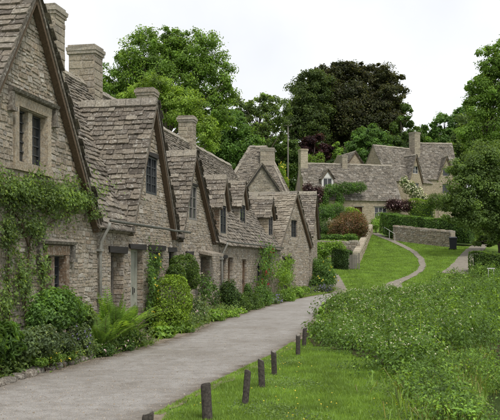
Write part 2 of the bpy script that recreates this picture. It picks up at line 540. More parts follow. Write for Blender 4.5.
# small path beyond the lane end and the footpath across the far lawn
PATHS = []
def line_px(pts): return [gp(*p) for p in pts]
def ribbon(name, pts, widths, mat, lift, **kw):
    L, Rr = [], []
    for i, p in enumerate(pts):
        d = (pts[min(i + 1, len(pts) - 1)] - pts[max(i - 1, 0)]); d.z = 0; d.normalize()
        nn = Vector((-d.y, d.x, 0)) * widths[i] / 2
        L.append(p + nn); Rr.append(p - nn)
    PATHS.append((np.array([(p.x, p.y) for p in pts]), np.array(widths)))
    return sheet(name, L, Rr, mat, lift, **kw)
def off_path(p, m_=.06):
    ok = np.ones(len(p), bool)
    for pl, w in PATHS:
        for i in range(len(pl) - 1):
            a, b = pl[i], pl[i + 1]; d = b - a
            t = np.clip(((p - a) @ d) / (d @ d), 0, 1)
            ok &= np.linalg.norm(p - a - t[:, None] * d, axis=1) > (w[i] + (w[i + 1] - w[i]) * t) / 2 + m_
    return ok
ribbon('path', line_px([(338, 294), (339, 288), (338, 282), (336, 277), (334, 274)]), [1.0, .75, .6, .5, .3], 'path', .02, n=30, jit=.03)
ribbon('path', line_px([(396, 291), (393, 287), (394, 283), (403, 280), (412, 276), (420, 271), (423, 266), (421, 259), (414, 252), (403, 246), (392, 241), (382, 237), (374, 233)]),
       [1.4, 1.0, .8, .52, .46, .42, .42, .42, .46, .52, .6, .7, .8], 'path', .03, n=140, jit=.03)
ribbon('path', line_px([(455, 274), (463, 266), (468, 258), (475, 250), (482, 244), (489, 240)]), [1.8, 1.6, 1.5, 1.4, 1.3, 1.2], 'path', .03, n=50, jit=.03)
water = link('water', np_mesh('water', np.array([(1.2, 2, -.42), (20, 2, -.42), (20, 19, -.42), (1.2, 19, -.42)]), np.array([[0, 1, 2, 3]]), [0.], 'water'))
water['kind'] = 'structure'

# ------------------------------------------------------------------ pieces shared by walls and roofs
def unit_stone(seed):
    rn = random.Random(seed)
    n = 8
    ring = []
    for cx, cz in ((.5, -.5), (.5, .5), (-.5, .5), (-.5, -.5)):
        jx, jz = rn.uniform(.86, 1.0), rn.uniform(.84, 1.0)
        c1, c2 = rn.uniform(.04, .3), rn.uniform(.04, .2)
        p_, q_ = (cx * jx * (1 - c2), cz * jz), (cx * jx, cz * jz * (1 - c1))
        ring += [p_, q_] if cx * cz < 0 else [q_, p_]
    v = [(x, .3, z) for x, z in ring] + [(x, -.6 + rn.uniform(-.15, .1), z) for x, z in ring] + [(x * .9, -1 + rn.uniform(-.1, .25), z * .84) for x, z in ring]
    f = []
    for i in range(n):
        j = (i + 1) % n
        f.append((i, j, n + j, n + i)); f.append((n + i, n + j, 2 * n + j, 2 * n + i))
    f.append(tuple(2 * n + i for i in range(n)))
    return v, f
def unit_slate(seed):
    rn = random.Random(seed)
    lo = [(-.5 + rn.uniform(0, .04), rn.uniform(-.03, .05)), (-.17, rn.uniform(-.06, .03)), (.17, rn.uniform(-.06, .03)), (.5 - rn.uniform(0, .04), rn.uniform(-.03, .05))]
    pts = lo + [(.49, 1), (-.49, 1)]
    t = [1, 1, 1, 1, .6, .6]
    v = [(x, y, 0) for x, y in pts] + [(x, y, t[i] + rn.uniform(-.12, .12)) for i, (x, y) in enumerate(pts)]
    f = [(6, 7, 8, 9, 10, 11)] + [(i, (i + 1) % 6, 6 + (i + 1) % 6, 6 + i) for i in (0, 1, 2, 3, 5)]
    return v, f
STONES = [unit_stone(i) for i in range(12)]
SLATES = [unit_slate(50 + i) for i in range(10)]
_shared = {}
def shared(kind, i, mat):
    key = (kind, i, mat)
    if key not in _shared:
        v, f = (STONES if kind == 'stone' else SLATES)[i]
        _shared[key] = MB().add(v, f).mesh(kind, mat, False)
    return _shared[key]

def place(pieces, kind, parent, world, mat, min_px, limit=300):
    """pieces: (matrix, across, normal) in the thing's own space; the largest in view become parts, the rest one joined part"""
    table = STONES if kind == 'stone' else SLATES
    single, rest = [], []
    rot = world.to_3x3()
    for mt, across, nrm in pieces:
        w = world @ mt.translation
        px = 0
        if w.y > 3:
            x, y = proj(w)
            view = (Vector((0, 0, EYE)) - w).normalized()
            c = (rot @ nrm).dot(view)
            if -8 < x < 508 and -8 < y < 428 and c > .04:
                px = across * FPX / w.y
        (single if px >= min_px else rest).append((px, mt))
    single.sort(key=lambda q: -q[0])
    rest += single[limit:]
    single = single[:limit]
    for px, mt in single:
        o = link(kind, shared(kind, random.randrange(len(table)), mat), parent)
        o.matrix_basis = mt
    if rest:
        Vs, fs, rs, k = [], [], [], 0
        for px, mt in rest:
            v, f = table[random.randrange(len(table))]
            a = np.array(mt)
            vv = np.array(v) @ a[:3, :3].T + a[:3, 3]
            Vs.append(vv)
            fs += [tuple(i + k for i in q) for q in f]
            rs += [random.random()] * len(f)
            k += len(v)
        mb = MB(); mb.v = np.concatenate(Vs).tolist(); mb.f = fs; mb.r = rs
        o = mb.build('stonework' if kind == 'stone' else 'slating', mat, parent)
        o['kind'] = 'stuff'

def spans(poly, v):
    """intervals of u inside a polygon at height v"""
    xs_ = []
    n = len(poly)
    for i in range(n):
        (u0, v0), (u1, v1) = poly[i], poly[(i + 1) % n]
        if (v0 <= v < v1) or (v1 <= v < v0):
            xs_.append(u0 + (u1 - u0) * (v - v0) / (v1 - v0))
    xs_.sort()
    return [(xs_[i], xs_[i + 1]) for i in range(0, len(xs_) - 1, 2)]

def frame_mat(o, ux, uy, uz, sx, sy, sz):
    m_ = Matrix.Identity(4)
    for i in range(3):
        m_[i][0], m_[i][1], m_[i][2], m_[i][3] = ux[i] * sx, uy[i] * sy, uz[i] * sz, o[i]
    return m_

def slope_slates(org, U, Vv, poly, e0=.30, e1=.13, wscale=1.0, th=.03, vmax=None, sag=.03):
    """slates on the plane org + u U + v V, courses diminishing upwards"""
    N = U.cross(Vv).normalized()
    out_ = []
    vlo = min(p[1] for p in poly); vhi = max(p[1] for p in poly)
    v = vlo - .02
    ph = random.uniform(0, 6)
    while v < vhi - .03:
        t = (v - vlo) / (vhi - vlo + 1e-6)
        e = (e0 + (e1 - e0) * t) * random.uniform(.92, 1.08)
        for a, b in spans(poly, min(max(v + e * .4, vlo + .01), vhi - .01)):
            u = a - random.uniform(0, .1)
            while u < b - .02:
                w = random.uniform(.24, .52) * wscale * (1.15 - .35 * t)
                w = min(w, b - u + .02)
                if b - (u + w) < .1: w = b - u + .01
                off = .012 + sag * (math.sin(u * 1.3 + ph) + math.sin(v * 1.7 + u * .6 + ph)) * .5 + random.uniform(0, .014)
                o = org + U * (u + w / 2) + Vv * (v + random.uniform(-.015, .015)) + N * off
                rx = random.uniform(-.03, .03); tilt = th / e * .62 + random.uniform(-.02, .03)
                ux = (U + Vv * random.uniform(-.025, .025) + N * rx).normalized()
                vy = (Vv - N * tilt).normalized(); uz = ux.cross(vy).normalized(); vy = uz.cross(ux)
                out_.append((frame_mat(o + N * th * .55, ux, vy, uz, w - random.uniform(.0, .01), min(e * 1.55, vhi - v + .03), th * random.uniform(.7, 1.6)), min(w, 9), N))
                u += w
        v += e
    return out_

def slab(mb, org, U, Vv, poly, thick):
    """closed flat plate with the outline poly below the slates"""
    N = U.cross(Vv).normalized()
    top = [org + U * p[0] + Vv * p[1] for p in poly]
    area = sum(poly[i][0] * poly[(i + 1) % len(poly)][1] - poly[(i + 1) % len(poly)][0] * poly[i][1] for i in range(len(poly)))
    if area < 0: top.reverse()
    bot = [p - N * thick for p in top]
    n = len(top)
    mb.add(top + bot, [tuple(range(n)), tuple(reversed(range(n, 2 * n)))] + [(i, n + i, n + (i + 1) % n, (i + 1) % n) for i in range(n)], random.random())

def ridge_row(mb_list, p, q, run=.17, drop=.13, step=.42):
    p, q = Vector(p), Vector(q)
    d = q - p; L = d.length; d.normalize()
    side = d.cross(Vector((0, 0, 1))).normalized()
    n = max(1, round(L / step))
    for i in range(n):
        a = p + d * (L * i / n + .006); b = p + d * (L * (i + 1) / n - .006)
        jz = random.uniform(-.015, .02)
        prof = [(-run, -drop), (-.05, .03), (.05, .03), (run, -drop), (run - .04, -drop - .04), (0, -.04), (-run + .04, -drop - .04)]
        vs = [a + side * x + Vector((0, 0, z + jz + .05)) for x, z in prof] + [b + side * x + Vector((0, 0, z + jz + .05)) for x, z in prof]
        k = len(prof)
        mb_list.append((vs, [(j, (j + 1) % k, k + (j + 1) % k, k + j) for j in range(k)] + [tuple(reversed(range(k))), tuple(range(k, 2 * k))]))

# ------------------------------------------------------------------ windows and doors (local wall space: x along, y inwards, z up)
def window(root, s0, s1, z0, z1, y=0.0, frame='frame_dark', lights=2, bars=2, hbars=0, depth=.13, fw=.05, lintel=None, sill=False, hood=None, surround=None, mull=None):
    mb = MB()
    ya, yb = y + depth - .035, y + depth + .025
    mb.box((s0, ya, z0), (s0 + fw, yb, z1)); mb.box((s1 - fw, ya, z0), (s1, yb, z1))
    mb.box((s0 + fw, ya + .002, z0), (s1 - fw, yb - .002, z0 + fw)); mb.box((s0 + fw, ya + .002, z1 - fw), (s1 - fw, yb - .002, z1))
    win = mb.build('window', frame, root)
    wi = (s1 - s0 - 2 * fw)
    mw = mull[1] if mull else fw * .9
    lw = (wi - mw * (lights - 1)) / lights
    for i in range(lights):
        a = s0 + fw + i * (lw + mw)
        if i:
            MB().box((a - mw, ya - (.07 if mull else .004), z0 + (.001 if mull else fw)), (a, yb + .001, z1 - (.001 if mull else fw))).build('mullion', mull[0] if mull else frame, win)
        # panes between glazing bars
        nv = hbars + 1
        for j in range(bars + 1):
            za = z0 + fw + (z1 - z0 - 2 * fw) * j / (bars + 1); zb = z0 + fw + (z1 - z0 - 2 * fw) * (j + 1) / (bars + 1)
            for q in range(nv):
                xa = a + lw * q / nv; xb = a + lw * (q + 1) / nv
                tx = random.uniform(-.006, .006)
                MB().add([(xa, y + depth + tx, za), (xb, y + depth - tx, za), (xb, y + depth - tx * .5, zb), (xa, y + depth + tx * .5, zb),
                          (xa, y + depth + .012, za), (xb, y + depth + .012, za), (xb, y + depth + .012, zb), (xa, y + depth + .012, zb)],
                         [(0, 1, 2, 3), (7, 6, 5, 4)]).build('pane', 'glass', win)
        gb = MB()
        for j in range(1, bars + 1):
            zc = z0 + fw + (z1 - z0 - 2 * fw) * j / (bars + 1)
            gb.box((a, ya + .012, zc - .011), (a + lw, ya + .032, zc + .011))
        for q in range(1, nv):
            xc = a + lw * q / nv
            gb.box((xc - .01, ya + .014, z0 + fw), (xc + .01, ya + .034, z1 - fw))
        if gb.v: gb.build('glazing_bars', frame, win)
    if lintel:
        lx = lintel[2] if len(lintel) > 2 else .12
        MB().box((s0 - lx, y - .05, z1 + .002), (s1 + lx, y + .12, z1 + .002 + lintel[1]), jit=.012).build('lintel', lintel[0], win)
    if sill:
        MB().box((s0 - .06, y - .05, z0 - .08), (s1 + .06, y + .1, z0 - .003), jit=.006).build('sill', 'ashlar', win)
    if surround:
        f = .15
        su = MB()
        for (a, b, c, d_) in ((s0 - f, s0 - .002, z0 - .02, z1 + .02), (s1 + .002, s1 + f, z0 - .02, z1 + .02)):
            MB().box((a, y - .035, c), (b, y + .16, d_), jit=.004).build('jamb', surround, win)
        MB().box((s0 - f - .02, y - .04, z1 + .022), (s1 + f + .02, y + .16, z1 + .19), jit=.004).build('head', surround, win)
        MB().box((s0 - f - .03, y - .06, z0 - .16), (s1 + f + .03, y + .16, z0 - .022), jit=.004).build('sill', surround, win)
    if hood:
        h0 = z1 + hood
        hb = MB()
        k = .34
        prof = [(y + .02, h0), (y - .10, h0 + .02), (y - .13, h0 + .07), (y + .02, h0 + .13)]
        vs = [(s0 - k, a, b) for a, b in prof] + [(s1 + k, a, b) for a, b in prof]
        hb.add(vs, [(0, 1, 5, 4), (1, 2, 6, 5), (2, 3, 7, 6), (3, 0, 4, 7), (3, 2, 1, 0), (4, 5, 6, 7)], .3)
        for q in (s0 - k, s1 + k - .11):
            hb.box((q + .003, y - .085, h0 - .24), (q + .10, y + .02, h0 + .01), .5, .006)
            hb.box((q - .03, y - .11, h0 - .31), (q + .13, y + .02, h0 - .242), .6, .006)
        hb.build('hood_mould', 'hood', win)
    return win

def door(root, s0, s1, z0, z1, mat, y=0.0, depth=.24, lintel=('wood_dark', .13), planks=4, leaf=1.0, ajar=0):
    mb = MB()
    fw = .055
    mb.box((s0, y + depth - .05, z0), (s0 + fw, y + depth + .04, z1)); mb.box((s1 - fw, y + depth - .05, z0), (s1, y + depth + .04, z1))
    mb.box((s0 + fw, y + depth - .048, z1 - fw), (s1 - fw, y + depth + .038, z1))
    d = mb.build('door', mat, root)
    a, b = s0 + fw, s1 - fw
    for i in range(planks):
        x0 = a + (b - a) * i / planks + .004; x1 = a + (b - a) * (i + 1) / planks - .004
        MB().box((x0, y + depth, z0 + .02), (x1, y + depth + .035, z1 - fw - .004), jit=.003).build('plank', mat, d)
    MB().box((a, y + depth + .03, z0), (b, y + depth + .05, z1 - fw)).build('backing', 'inside', d)
    hz = z0 + (z1 - z0) * .5
    h = MB().box((b - .16, y + depth - .012, hz - .08), (b - .12, y + depth + .001, hz + .1))
    h.bar((b - .14, y + depth - .045, hz - .04), (b - .14, y + depth - .045, hz + .07), .018, .018)
    h.build('handle', 'black', d)
    if lintel:
        MB().box((s0 - .16, y - .05, z1 + .003), (s1 + .16, y + .14, z1 + .003 + lintel[1]), jit=.014).build('lintel', lintel[0], d)
    MB().box((s0 - .05, y - .06, z0 - .1), (s1 + .05, y + depth, z0 - .003), jit=.01).build('threshold', 'ashlar', d)
    return d

# ------------------------------------------------------------------ cottages
def cottage(name, label, origin, ang, L, eave, ridge, depth, gables=(), dormers=(), openings=(), chimneys=(), wall='stone', slate='slate',
            gslate=None, stone_px=6.5, slate_px=7.0, main_u0=None, main_u1=None, end_gable=(True, True), ov=.16, mainroof=True, verge='wood_verge', hip=False,
            e0=.165, e1=.11, wscale=.74, scourse=(.05, .125), ground_drop=.25, ridge_drop=.05, end_over=.06):
    """x along the front wall, y inwards, z up from the ground; gables (centre, apex, left half width, right half width)"""
    root = thing(name, label, 'cottage', origin, ang)
    world = Matrix.LocRotScale(Vector(origin), Matrix.Rotation(ang, 3, 'Z'), None)
    half = depth / 2
    z0 = -ground_drop
    def top(s_):
        for c, ap, wl_, wr_ in gables:
            if c - wl_ < s_ < c + wr_:
                return ap - .1 - (ap - .1 - eave) * ((c - s_) / wl_ if s_ < c else (s_ - c) / wr_)
        return eave
    # front wall sheet sliced round the openings
    wm = MB()
    cuts = {0.0, L}
    for o in openings: cuts |= {o['s0'], o['s1']}
    for c, ap, wl_, wr_ in gables: cuts |= {c - wl_, c, c + wr_}
    cuts = sorted(x for x in cuts if 0 <= x <= L)
    for a, b in zip(cuts, cuts[1:]):
        if b - a < 1e-4: continue
        mid_ = (a + b) / 2
        ho = sorted([(o['z0'], o['z1']) for o in openings if o['s0'] < mid_ < o['s1']])
        zb = z0
        ta, tb = top(a + 1e-5), top(b - 1e-5)
        for h0, h1 in ho:
            if h0 > zb: wm.add([(a, 0, zb), (b, 0, zb), (b, 0, h0), (a, 0, h0)], [(0, 1, 2, 3)])
            zb = h1
        wm.add([(a, 0, zb), (b, 0, zb), (b, 0, tb), (a, 0, ta)], [(0, 1, 2, 3)])
    for o in openings:
        a, b, h0, h1 = o['s0'], o['s1'], o['z0'], o['z1']
        r_ = .34
        wm.add([(a, 0, h0), (a, r_, h0), (a, r_, h1), (a, 0, h1)], [(0, 1, 2, 3)])
        wm.add([(b, 0, h0), (b, r_, h0), (b, r_, h1), (b, 0, h1)], [(3, 2, 1, 0)])
        wm.add([(a, 0, h1), (a, r_, h1), (b, r_, h1), (b, 0, h1)], [(0, 1, 2, 3)])
        wm.add([(a, 0, h0), (a, r_, h0), (b, r_, h0), (b, 0, h0)], [(3, 2, 1, 0)])
        wm.add([(a, r_, h0), (b, r_, h0), (b, r_, h1), (a, r_, h1)], [(0, 1, 2, 3)])
    # end and back walls
    rz = ridge - .12
    for x, fl in ((0.0, 1), (L, 0)):
        pts = [(x, 0, z0), (x, depth, z0), (x, depth, eave), (x, half, rz), (x, 0, eave)] if not hip else [(x, 0, z0), (x, depth, z0), (x, depth, eave), (x, 0, eave)]
        idx = tuple(range(len(pts)))
        wm.add(pts, [tuple(reversed(idx)) if fl else idx])
    wm.add([(0, depth, z0), (L, depth, z0), (L, depth, eave), (0, depth, eave)], [(3, 2, 1, 0)])
    wob = wm.build('wall', 'mortar' if wall != 'stone_far' else 'stone_far', root)
    # stones laid in courses between the openings
    pieces = []
    N = Vector((0, -1, 0))
    zmax = max([eave] + [g[1] for g in gables])
    z = z0
    while z < zmax - .08:
        h = random.uniform(*scourse)
        zm = z + h / 2
        blocked = sorted((o['s0'] - o.get('m', .02), o['s1'] + o.get('m', .02)) for o in openings if o['z0'] - .04 < z + h and o['z1'] + o.get('mt', .02) > z)
        free, x = [], 0.0
        if z + h > eave:
            ivs = []
            for c, ap, wl_, wr_ in gables:
                f_ = (ap - .1 - (z + h)) / (ap - .1 - eave)
                if f_ > 0: ivs.append((max(0, c - wl_ * f_), min(L, c + wr_ * f_)))
        else:
            ivs = [(0, L)]
        for ia, ib in ivs:
            x = ia
            for ba, bb in blocked:
                if bb < ia or ba > ib: continue
                if ba > x: free.append((x, ba))
                x = max(x, bb)
            if x < ib: free.append((x, ib))
        for a, b in free:
            x = a
            while x < b - .04:
                w = random.uniform(.8, 2.7) * h + random.uniform(0, .05)
                if x + w > b - .09: w = b - x
                hh = h * random.uniform(.82, 1.06)
                o = Vector((x + w / 2, .002, zm + random.uniform(-.012, .012)))
                ra = random.uniform(-.11, .11)
                ux = Vector((math.cos(ra), 0, math.sin(ra))); uz = Vector((-math.sin(ra), 0, math.cos(ra)))
                fl = -1 if random.random() < .5 else 1
                if h > .095 and random.random() < .35:
                    f1 = random.uniform(.38, .62)
                    for zc_, hq in ((zm - h / 2 + h * f1 / 2, h * f1), (zm + h / 2 - h * (1 - f1) / 2, h * (1 - f1))):
                        pieces.append((frame_mat(Vector((x + w / 2, .002, zc_)), ux, Vector((0, 1, 0)), uz, (w - random.uniform(.004, .04)), random.uniform(.008, .024), hq - .008), w, N))
                else:
                    pieces.append((frame_mat(o, ux, Vector((0, 1, 0)), uz, (w - random.uniform(.004, .02)), random.uniform(.008, .026), hh - .008), max(w, h), N))
                x += w
        z += h
    for o in openings:
        if o.get('surround') or o.get('t') == 'none': continue
        dpt = o.get('depth', .13) - .04
        if dpt < .08: continue
        z = o['z0']
        while z < o['z1'] - .03:
            h = min(random.uniform(.07, .15), o['z1'] - z)
            x = 0.0
            while x < dpt - .01:
                w = random.uniform(.1, .26)
                if x + w > dpt - .05: w = dpt - x
                pieces.append((frame_mat(Vector((o['s1'], x + w / 2, z + h / 2)), Vector((0, -1, 0)), Vector((1, 0, 0)), Vector((0, 0, 1)), w - .008, random.uniform(.008, .02), h - .008), max(w, h), Vector((-1, 0, 0))))
                x += w
            z += h
    # exposed end walls get the same stones
    for side, on in ((0, end_gable[0]), (1, end_gable[1])):
        if not on: continue
        z = z0
        xw = 0.0 if side == 0 else L
        NN = Vector((-1 if side == 0 else 1, 0, 0))
        while z < (ridge if not hip else eave) - .2:
            h = random.uniform(*scourse)
            if z + h > eave:
                f_ = (rz - z - h) / (rz - eave); a, b = half - half * f_, half + half * f_
                if f_ < .04: break
            else: a, b = 0.0, depth
            x = a
            while x < b - .04:
                w = random.uniform(1.0, 2.9) * h
                if x + w > b - .09: w = b - x
                o = Vector((xw, x + w / 2, z + h / 2))
                ux = Vector((0, -1, 0)) if side == 0 else Vector((0, 1, 0))
                pieces.append((frame_mat(o, ux, -NN, Vector((0, 0, 1)), w - .012, random.uniform(.010, .026), h - .01), max(w, h), NN))
                x += w
            z += h
    place(pieces, 'stone', wob, world, wall, stone_px)
    # roofs
    plate = MB()
    sl, ridges = [], []
    X, Yv, Z = Vector((1, 0, 0)), Vector((0, 1, 0)), Vector((0, 0, 1))
    pl = math.hypot(half, ridge - eave)
    up = Vector((0, half, ridge - eave)).normalized()
    u0 = -end_over if main_u0 is None else main_u0
    u1 = L + end_over if main_u1 is None else main_u1
    if mainroof:
        vlow = -.24
        pts = [(u0, vlow)]
        for c, ap, wl_, wr_ in sorted(gables):
            vv = pl * (min(ap, ridge) - eave) / (ridge - eave)
            sc_l = wl_ / vv if vv else 0; sc_r = wr_ / vv if vv else 0
            pts += [(max(u0, c - wl_ + .02), vlow), (max(u0, c - wl_ + .02), .12), (c, vv + .05), (min(u1, c + wr_ - .02), .12), (min(u1, c + wr_ - .02), vlow)]
        pts += [(u1, vlow)]
        if hip: pts += [(u1 - half * .8, pl), (u0 + half * .8, pl)]
        else: pts += [(u1, pl), (u0, pl)]
        clean = [pts[0]]
        for p in pts[1:]:
            if abs(p[0] - clean[-1][0]) + abs(p[1] - clean[-1][1]) > 1e-4: clean.append(p)
        org = Vector((0, 0, eave))
        slab(plate, org, X, up, clean, .07)
        sl += slope_slates(org, X, up, clean, e0, e1, wscale)
        # back slope
        upb = Vector((0, -half, ridge - eave)).normalized()
        bp_ = [(-u1, -.2), (-u0, -.2), (-u0, pl), (-u1, pl)]
        if hip: bp_ = [(-u1, -.2), (-u0, -.2), (-u0 - half * .8, pl), (-u1 + half * .8, pl)]
        slab(plate, Vector((0, depth, eave)), -X, upb, bp_, .07)
        ridge_row(ridges, (u0 + (half * .8 if hip else 0), half, ridge), (u1 - (half * .8 if hip else 0), half, ridge))
        if hip:
            for xe, sg in ((u0, 1), (u1, -1)):
                a_ = half * .8
                uph = Vector((sg * a_, 0, ridge - eave)); plh = uph.length; uph.normalize()
                UU = -Yv * sg
                o_ = Vector((xe, half, eave))
                hp = [(-half - .15, -.1), (half + .15, -.1), (0, plh)]
                slab(plate, o_, UU, uph, hp, .07)
                sl += slope_slates(o_, UU, uph, hp, e0, e1, wscale)
                ridge_row(ridges, (xe, -.1, eave), (xe + sg * a_, half, ridge)); ridge_row(ridges, (xe, depth + .1, eave), (xe + sg * a_, half, ridge))
    gsl = []
    def cross_roof(c, ap, wl_, wr_, ez, yf, yback, ovg, kick, store, e0_, e1_, th_v=.07, low=0.0):
        for sg, w in ((-1, wl_), (1, wr_)):
            sv_ = Vector((-sg * w, 0, ap - ez)); ln = sv_.length; sv_.normalize()
            U = Yv * (-sg) if sg == -1 else Yv
            U = Vector((0, -1, 0)) if sg == -1 else Vector((0, 1, 0))
            o_ = Vector((c + sg * w, 0, ez))
            lo_ = -.16 - low
            if sg == -1: poly = [(-(yback), lo_), (-(yf - ovg), lo_), (-(yf - ovg), ln), (-(yback), ln)]
            else: poly = [(yf - ovg, lo_), (yback, lo_), (yback, ln), (yf - ovg, ln)]
            slab(plate, o_, U, sv_, poly, .06)
            store += slope_slates(o_, U, sv_, poly, e0_, e1_, wscale, sag=.012, th=.027)
            # bargeboard under the verge
            nrm = U.cross(sv_).normalized()
            a = o_ + Vector((0, yf - ovg + .02, 0)) + sv_ * (lo_ + .02) - nrm * .065
            b = o_ + Vector((0, yf - ovg + .02, 0)) + sv_ * (ln - .06) - nrm * .065
            k = 4
            vs = [a, a + Vector((0, ovg - .04, 0)), a + Vector((0, ovg - .04, 0)) - nrm * th_v, a - nrm * th_v,
                  b, b + Vector((0, ovg - .04, 0)), b + Vector((0, ovg - .04, 0)) - nrm * th_v, b - nrm * th_v]
            MB().add(vs, [(0, 1, 2, 3), (7, 6, 5, 4), (0, 4, 5, 1), (1, 5, 6, 2), (2, 6, 7, 3), (3, 7, 4, 0)], random.random()).build('bargeboard', verge, root)
        ridge_row(ridges, (c, yf - ovg, ap), (c, yback, ap), .14, .16)
    for c, ap, wl_, wr_ in gables:
        yb = half * (ap - eave) / (ridge - eave) + .25 if mainroof else depth + .1
        cross_roof(c, ap, wl_, wr_, eave, 0, yb, ov, 0, gsl, e0 * .95, e1 * 1.25, low=.1)
    roof = plate.build('roof', 'slate', root)
    place(sl, 'slate', roof, world, slate, slate_px, 300 if not gables else 110)
    if gsl: place(gsl, 'slate', roof, world, gslate or slate, slate_px, 190)
    # dormers: (s0, s1, sill, eaves, ridge, front y)
    for dd in dormers:
        a, b, zs, ze, zr, yf = dd['d']
        yb = half * (zr - eave) / (ridge - eave) + .15
        c = (a + b) / 2
        zlow = eave + (ridge - eave) * (yf / half) - .25
        dm = MB()
        wz0, wz1, m_ = zs, ze - .02, dd.get('jm', .12)
        for q in ((a, a + m_, zlow, ze), (b - m_, b, zlow, ze)):
            dm.add([(q[0], yf, q[2]), (q[1], yf, q[2]), (q[1], yf, q[3]), (q[0], yf, q[3])], [(0, 1, 2, 3)])
        dm.add([(a + m_, yf, zlow), (b - m_, yf, zlow), (b - m_, yf, zs), (a + m_, yf, zs)], [(0, 1, 2, 3)])
        dm.add([(a, yf, ze), (b, yf, ze), (c, yf, zr - .06)], [(0, 1, 2)])
        dm.add([(a, yf, zlow), (a, yb, zlow), (a, yb, ze), (a, yf, ze)], [(0, 1, 2, 3)])
        dm.add([(b, yf, zlow), (b, yb, zlow), (b, yb, ze), (b, yf, ze)], [(3, 2, 1, 0)])
        dm.add([(a + m_, yf + .3, zs), (b - m_, yf + .3, zs), (b - m_, yf + .3, ze), (a + m_, yf + .3, ze)], [(0, 1, 2, 3)])
        for xx in (a + m_, b - m_): dm.add([(xx, yf, zs), (xx, yf + .3, zs), (xx, yf + .3, ze), (xx, yf, ze)], [(0, 1, 2, 3)])
        dob = dm.build('dormer', dd.get('mat', 'mortar'), root)
        dp = []
        z = zlow
        while z < ze - .06 and dd.get('stones', True):
            h = random.uniform(.09, .15); x = yf
            while x < yb - .05:
                w = random.uniform(1.2, 3) * h
                if x + w > yb - .08: w = yb - x
                dp.append((frame_mat(Vector((a, x + w / 2, z + h / 2)), Vector((0, -1, 0)), Vector((1, 0, 0)), Z, w - .012, random.uniform(.012, .03), min(h, ze - z) - .01), max(w, h), Vector((-1, 0, 0))))
                x += w
            z += h
        if dp: place(dp, 'stone', dob, world, dd.get('cheek', wall), stone_px, 60)
        window(root, a + m_ + .002, b - m_ - .002, zs + .002, ze - .025, yf, dd.get('frame', 'frame_dark'), dd.get('lights', 2), dd.get('bars', 2), depth=.06, fw=.05)
        plate = MB(); dsl = []
        cross_roof(c, zr, (b - a) / 2 + .04, (b - a) / 2 + .04, ze, yf, yb + .2, .12, 0, dsl, .2, .13)
        dr = plate.build('dormer_roof', 'slate', root)
        place(dsl, 'slate', dr, world, dd.get('slate', slate), slate_px, 60)
        if dd.get('flash'):
            MB().bar((a - .12, yf + .1, zr - .1 - .3), (a - .5, yf + .75, zr + .28), .12, .03).build('flashing', 'lead', root)
    for vs, f in ridges:
        MB().add(vs, f, random.random()).build('ridge_tile', 'ridge', roof)
    # chimneys (s, y, width along, width across, top, material, pots)
    for s_, y_, ws, wt, zt, cm in chimneys:
        zb = ridge - 1.6
        cb = MB().box((s_ - ws / 2, y_ - wt / 2, zb), (s_ + ws / 2, y_ + wt / 2, zt - .2))
        ch = cb.build('chimney', 'mortar' if cm != 'chimney_pale' else cm, root)
        cp = []
        for sd, NN, ux in ((0, Vector((-1, 0, 0)), Vector((0, -1, 0))), (1, Vector((0, -1, 0)), X)):
            z = zb + .4
            while z < zt - .26:
                h = random.uniform(.13, .24); h = min(h, zt - .2 - z)
                ext = wt if sd == 0 else ws
                x = -ext / 2
                while x < ext / 2 - .03:
                    w = random.uniform(.22, .5)
                    if x + w > ext / 2 - .12: w = ext / 2 - x
                    o = Vector((s_ - ws / 2, y_ - (x + w / 2), z + h / 2)) if sd == 0 else Vector((s_ + x + w / 2, y_ - wt / 2, z + h / 2))
                    cp.append((frame_mat(o, ux, -NN, Z, w - .008, random.uniform(.01, .022), h - .008), max(w, h), NN))
                    x += w
                z += h
        place(cp, 'stone', ch, world, cm, stone_px, 60)
        cap = MB()
        cap.box((s_ - ws / 2 - .04, y_ - wt / 2 - .04, zt - .26), (s_ + ws / 2 + .04, y_ + wt / 2 + .04, zt - .17), jit=.006)
        cap.box((s_ - ws / 2 - .065, y_ - wt / 2 - .065, zt - .168), (s_ + ws / 2 + .065, y_ + wt / 2 + .065, zt - .07), jit=.008)
        cap.box((s_ - ws / 2 - .02, y_ - wt / 2 - .02, zt - .058), (s_ + ws / 2 + .02, y_ + wt / 2 + .02, zt), jit=.008)
        cap.build('cap', 'stone_old' if cm != 'chimney_pale' else 'ashlar', ch)
    for o in openings:
        k = dict(o); a, b, c_, d_ = k.pop('s0'), k.pop('s1'), k.pop('z0'), k.pop('z1')
        t = k.pop('t'); k.pop('m', 0); k.pop('mt', 0)
        e = .004
        if t == 'door': door(root, a + e, b - e, c_ + e, d_ - e, k.pop('mat'), **k)
        elif t == 'win': window(root, a + e, b - e, c_ + e, d_ - e, **k)
    return root

def gutter(root, s0, s1, z, y=-.27, sag=.03):
    pts = [(s0 + (s1 - s0) * i / 8, y, z - sag * (i / 8) + random.uniform(-.01, .01)) for i in range(9)]
    MB().tube(pts, .031, 8).build('gutter', 'gutter', root, True)
def downpipe(root, s_, z, y=-.27, side=1):
    MB().tube([(s_, y, z - .03), (s_, y + .02, z - .12), (s_ - .02 * side, -.09, z - .42), (s_ - .02 * side, -.075, z - .6), (s_ - .02 * side, -.075, -.1)], .036, 8).build('downpipe', 'pipe', root, True)
    for zz in (z - .62, z - 1.6):
        MB().box((s_ - .02 * side - .07, -.125, zz), (s_ - .02 * side + .07, .005, zz + .05)).build('pipe_bracket', 'pipe', root)

def row_origin(s_): p = row_pt(s_, 0); return (p[0], p[1], 0)

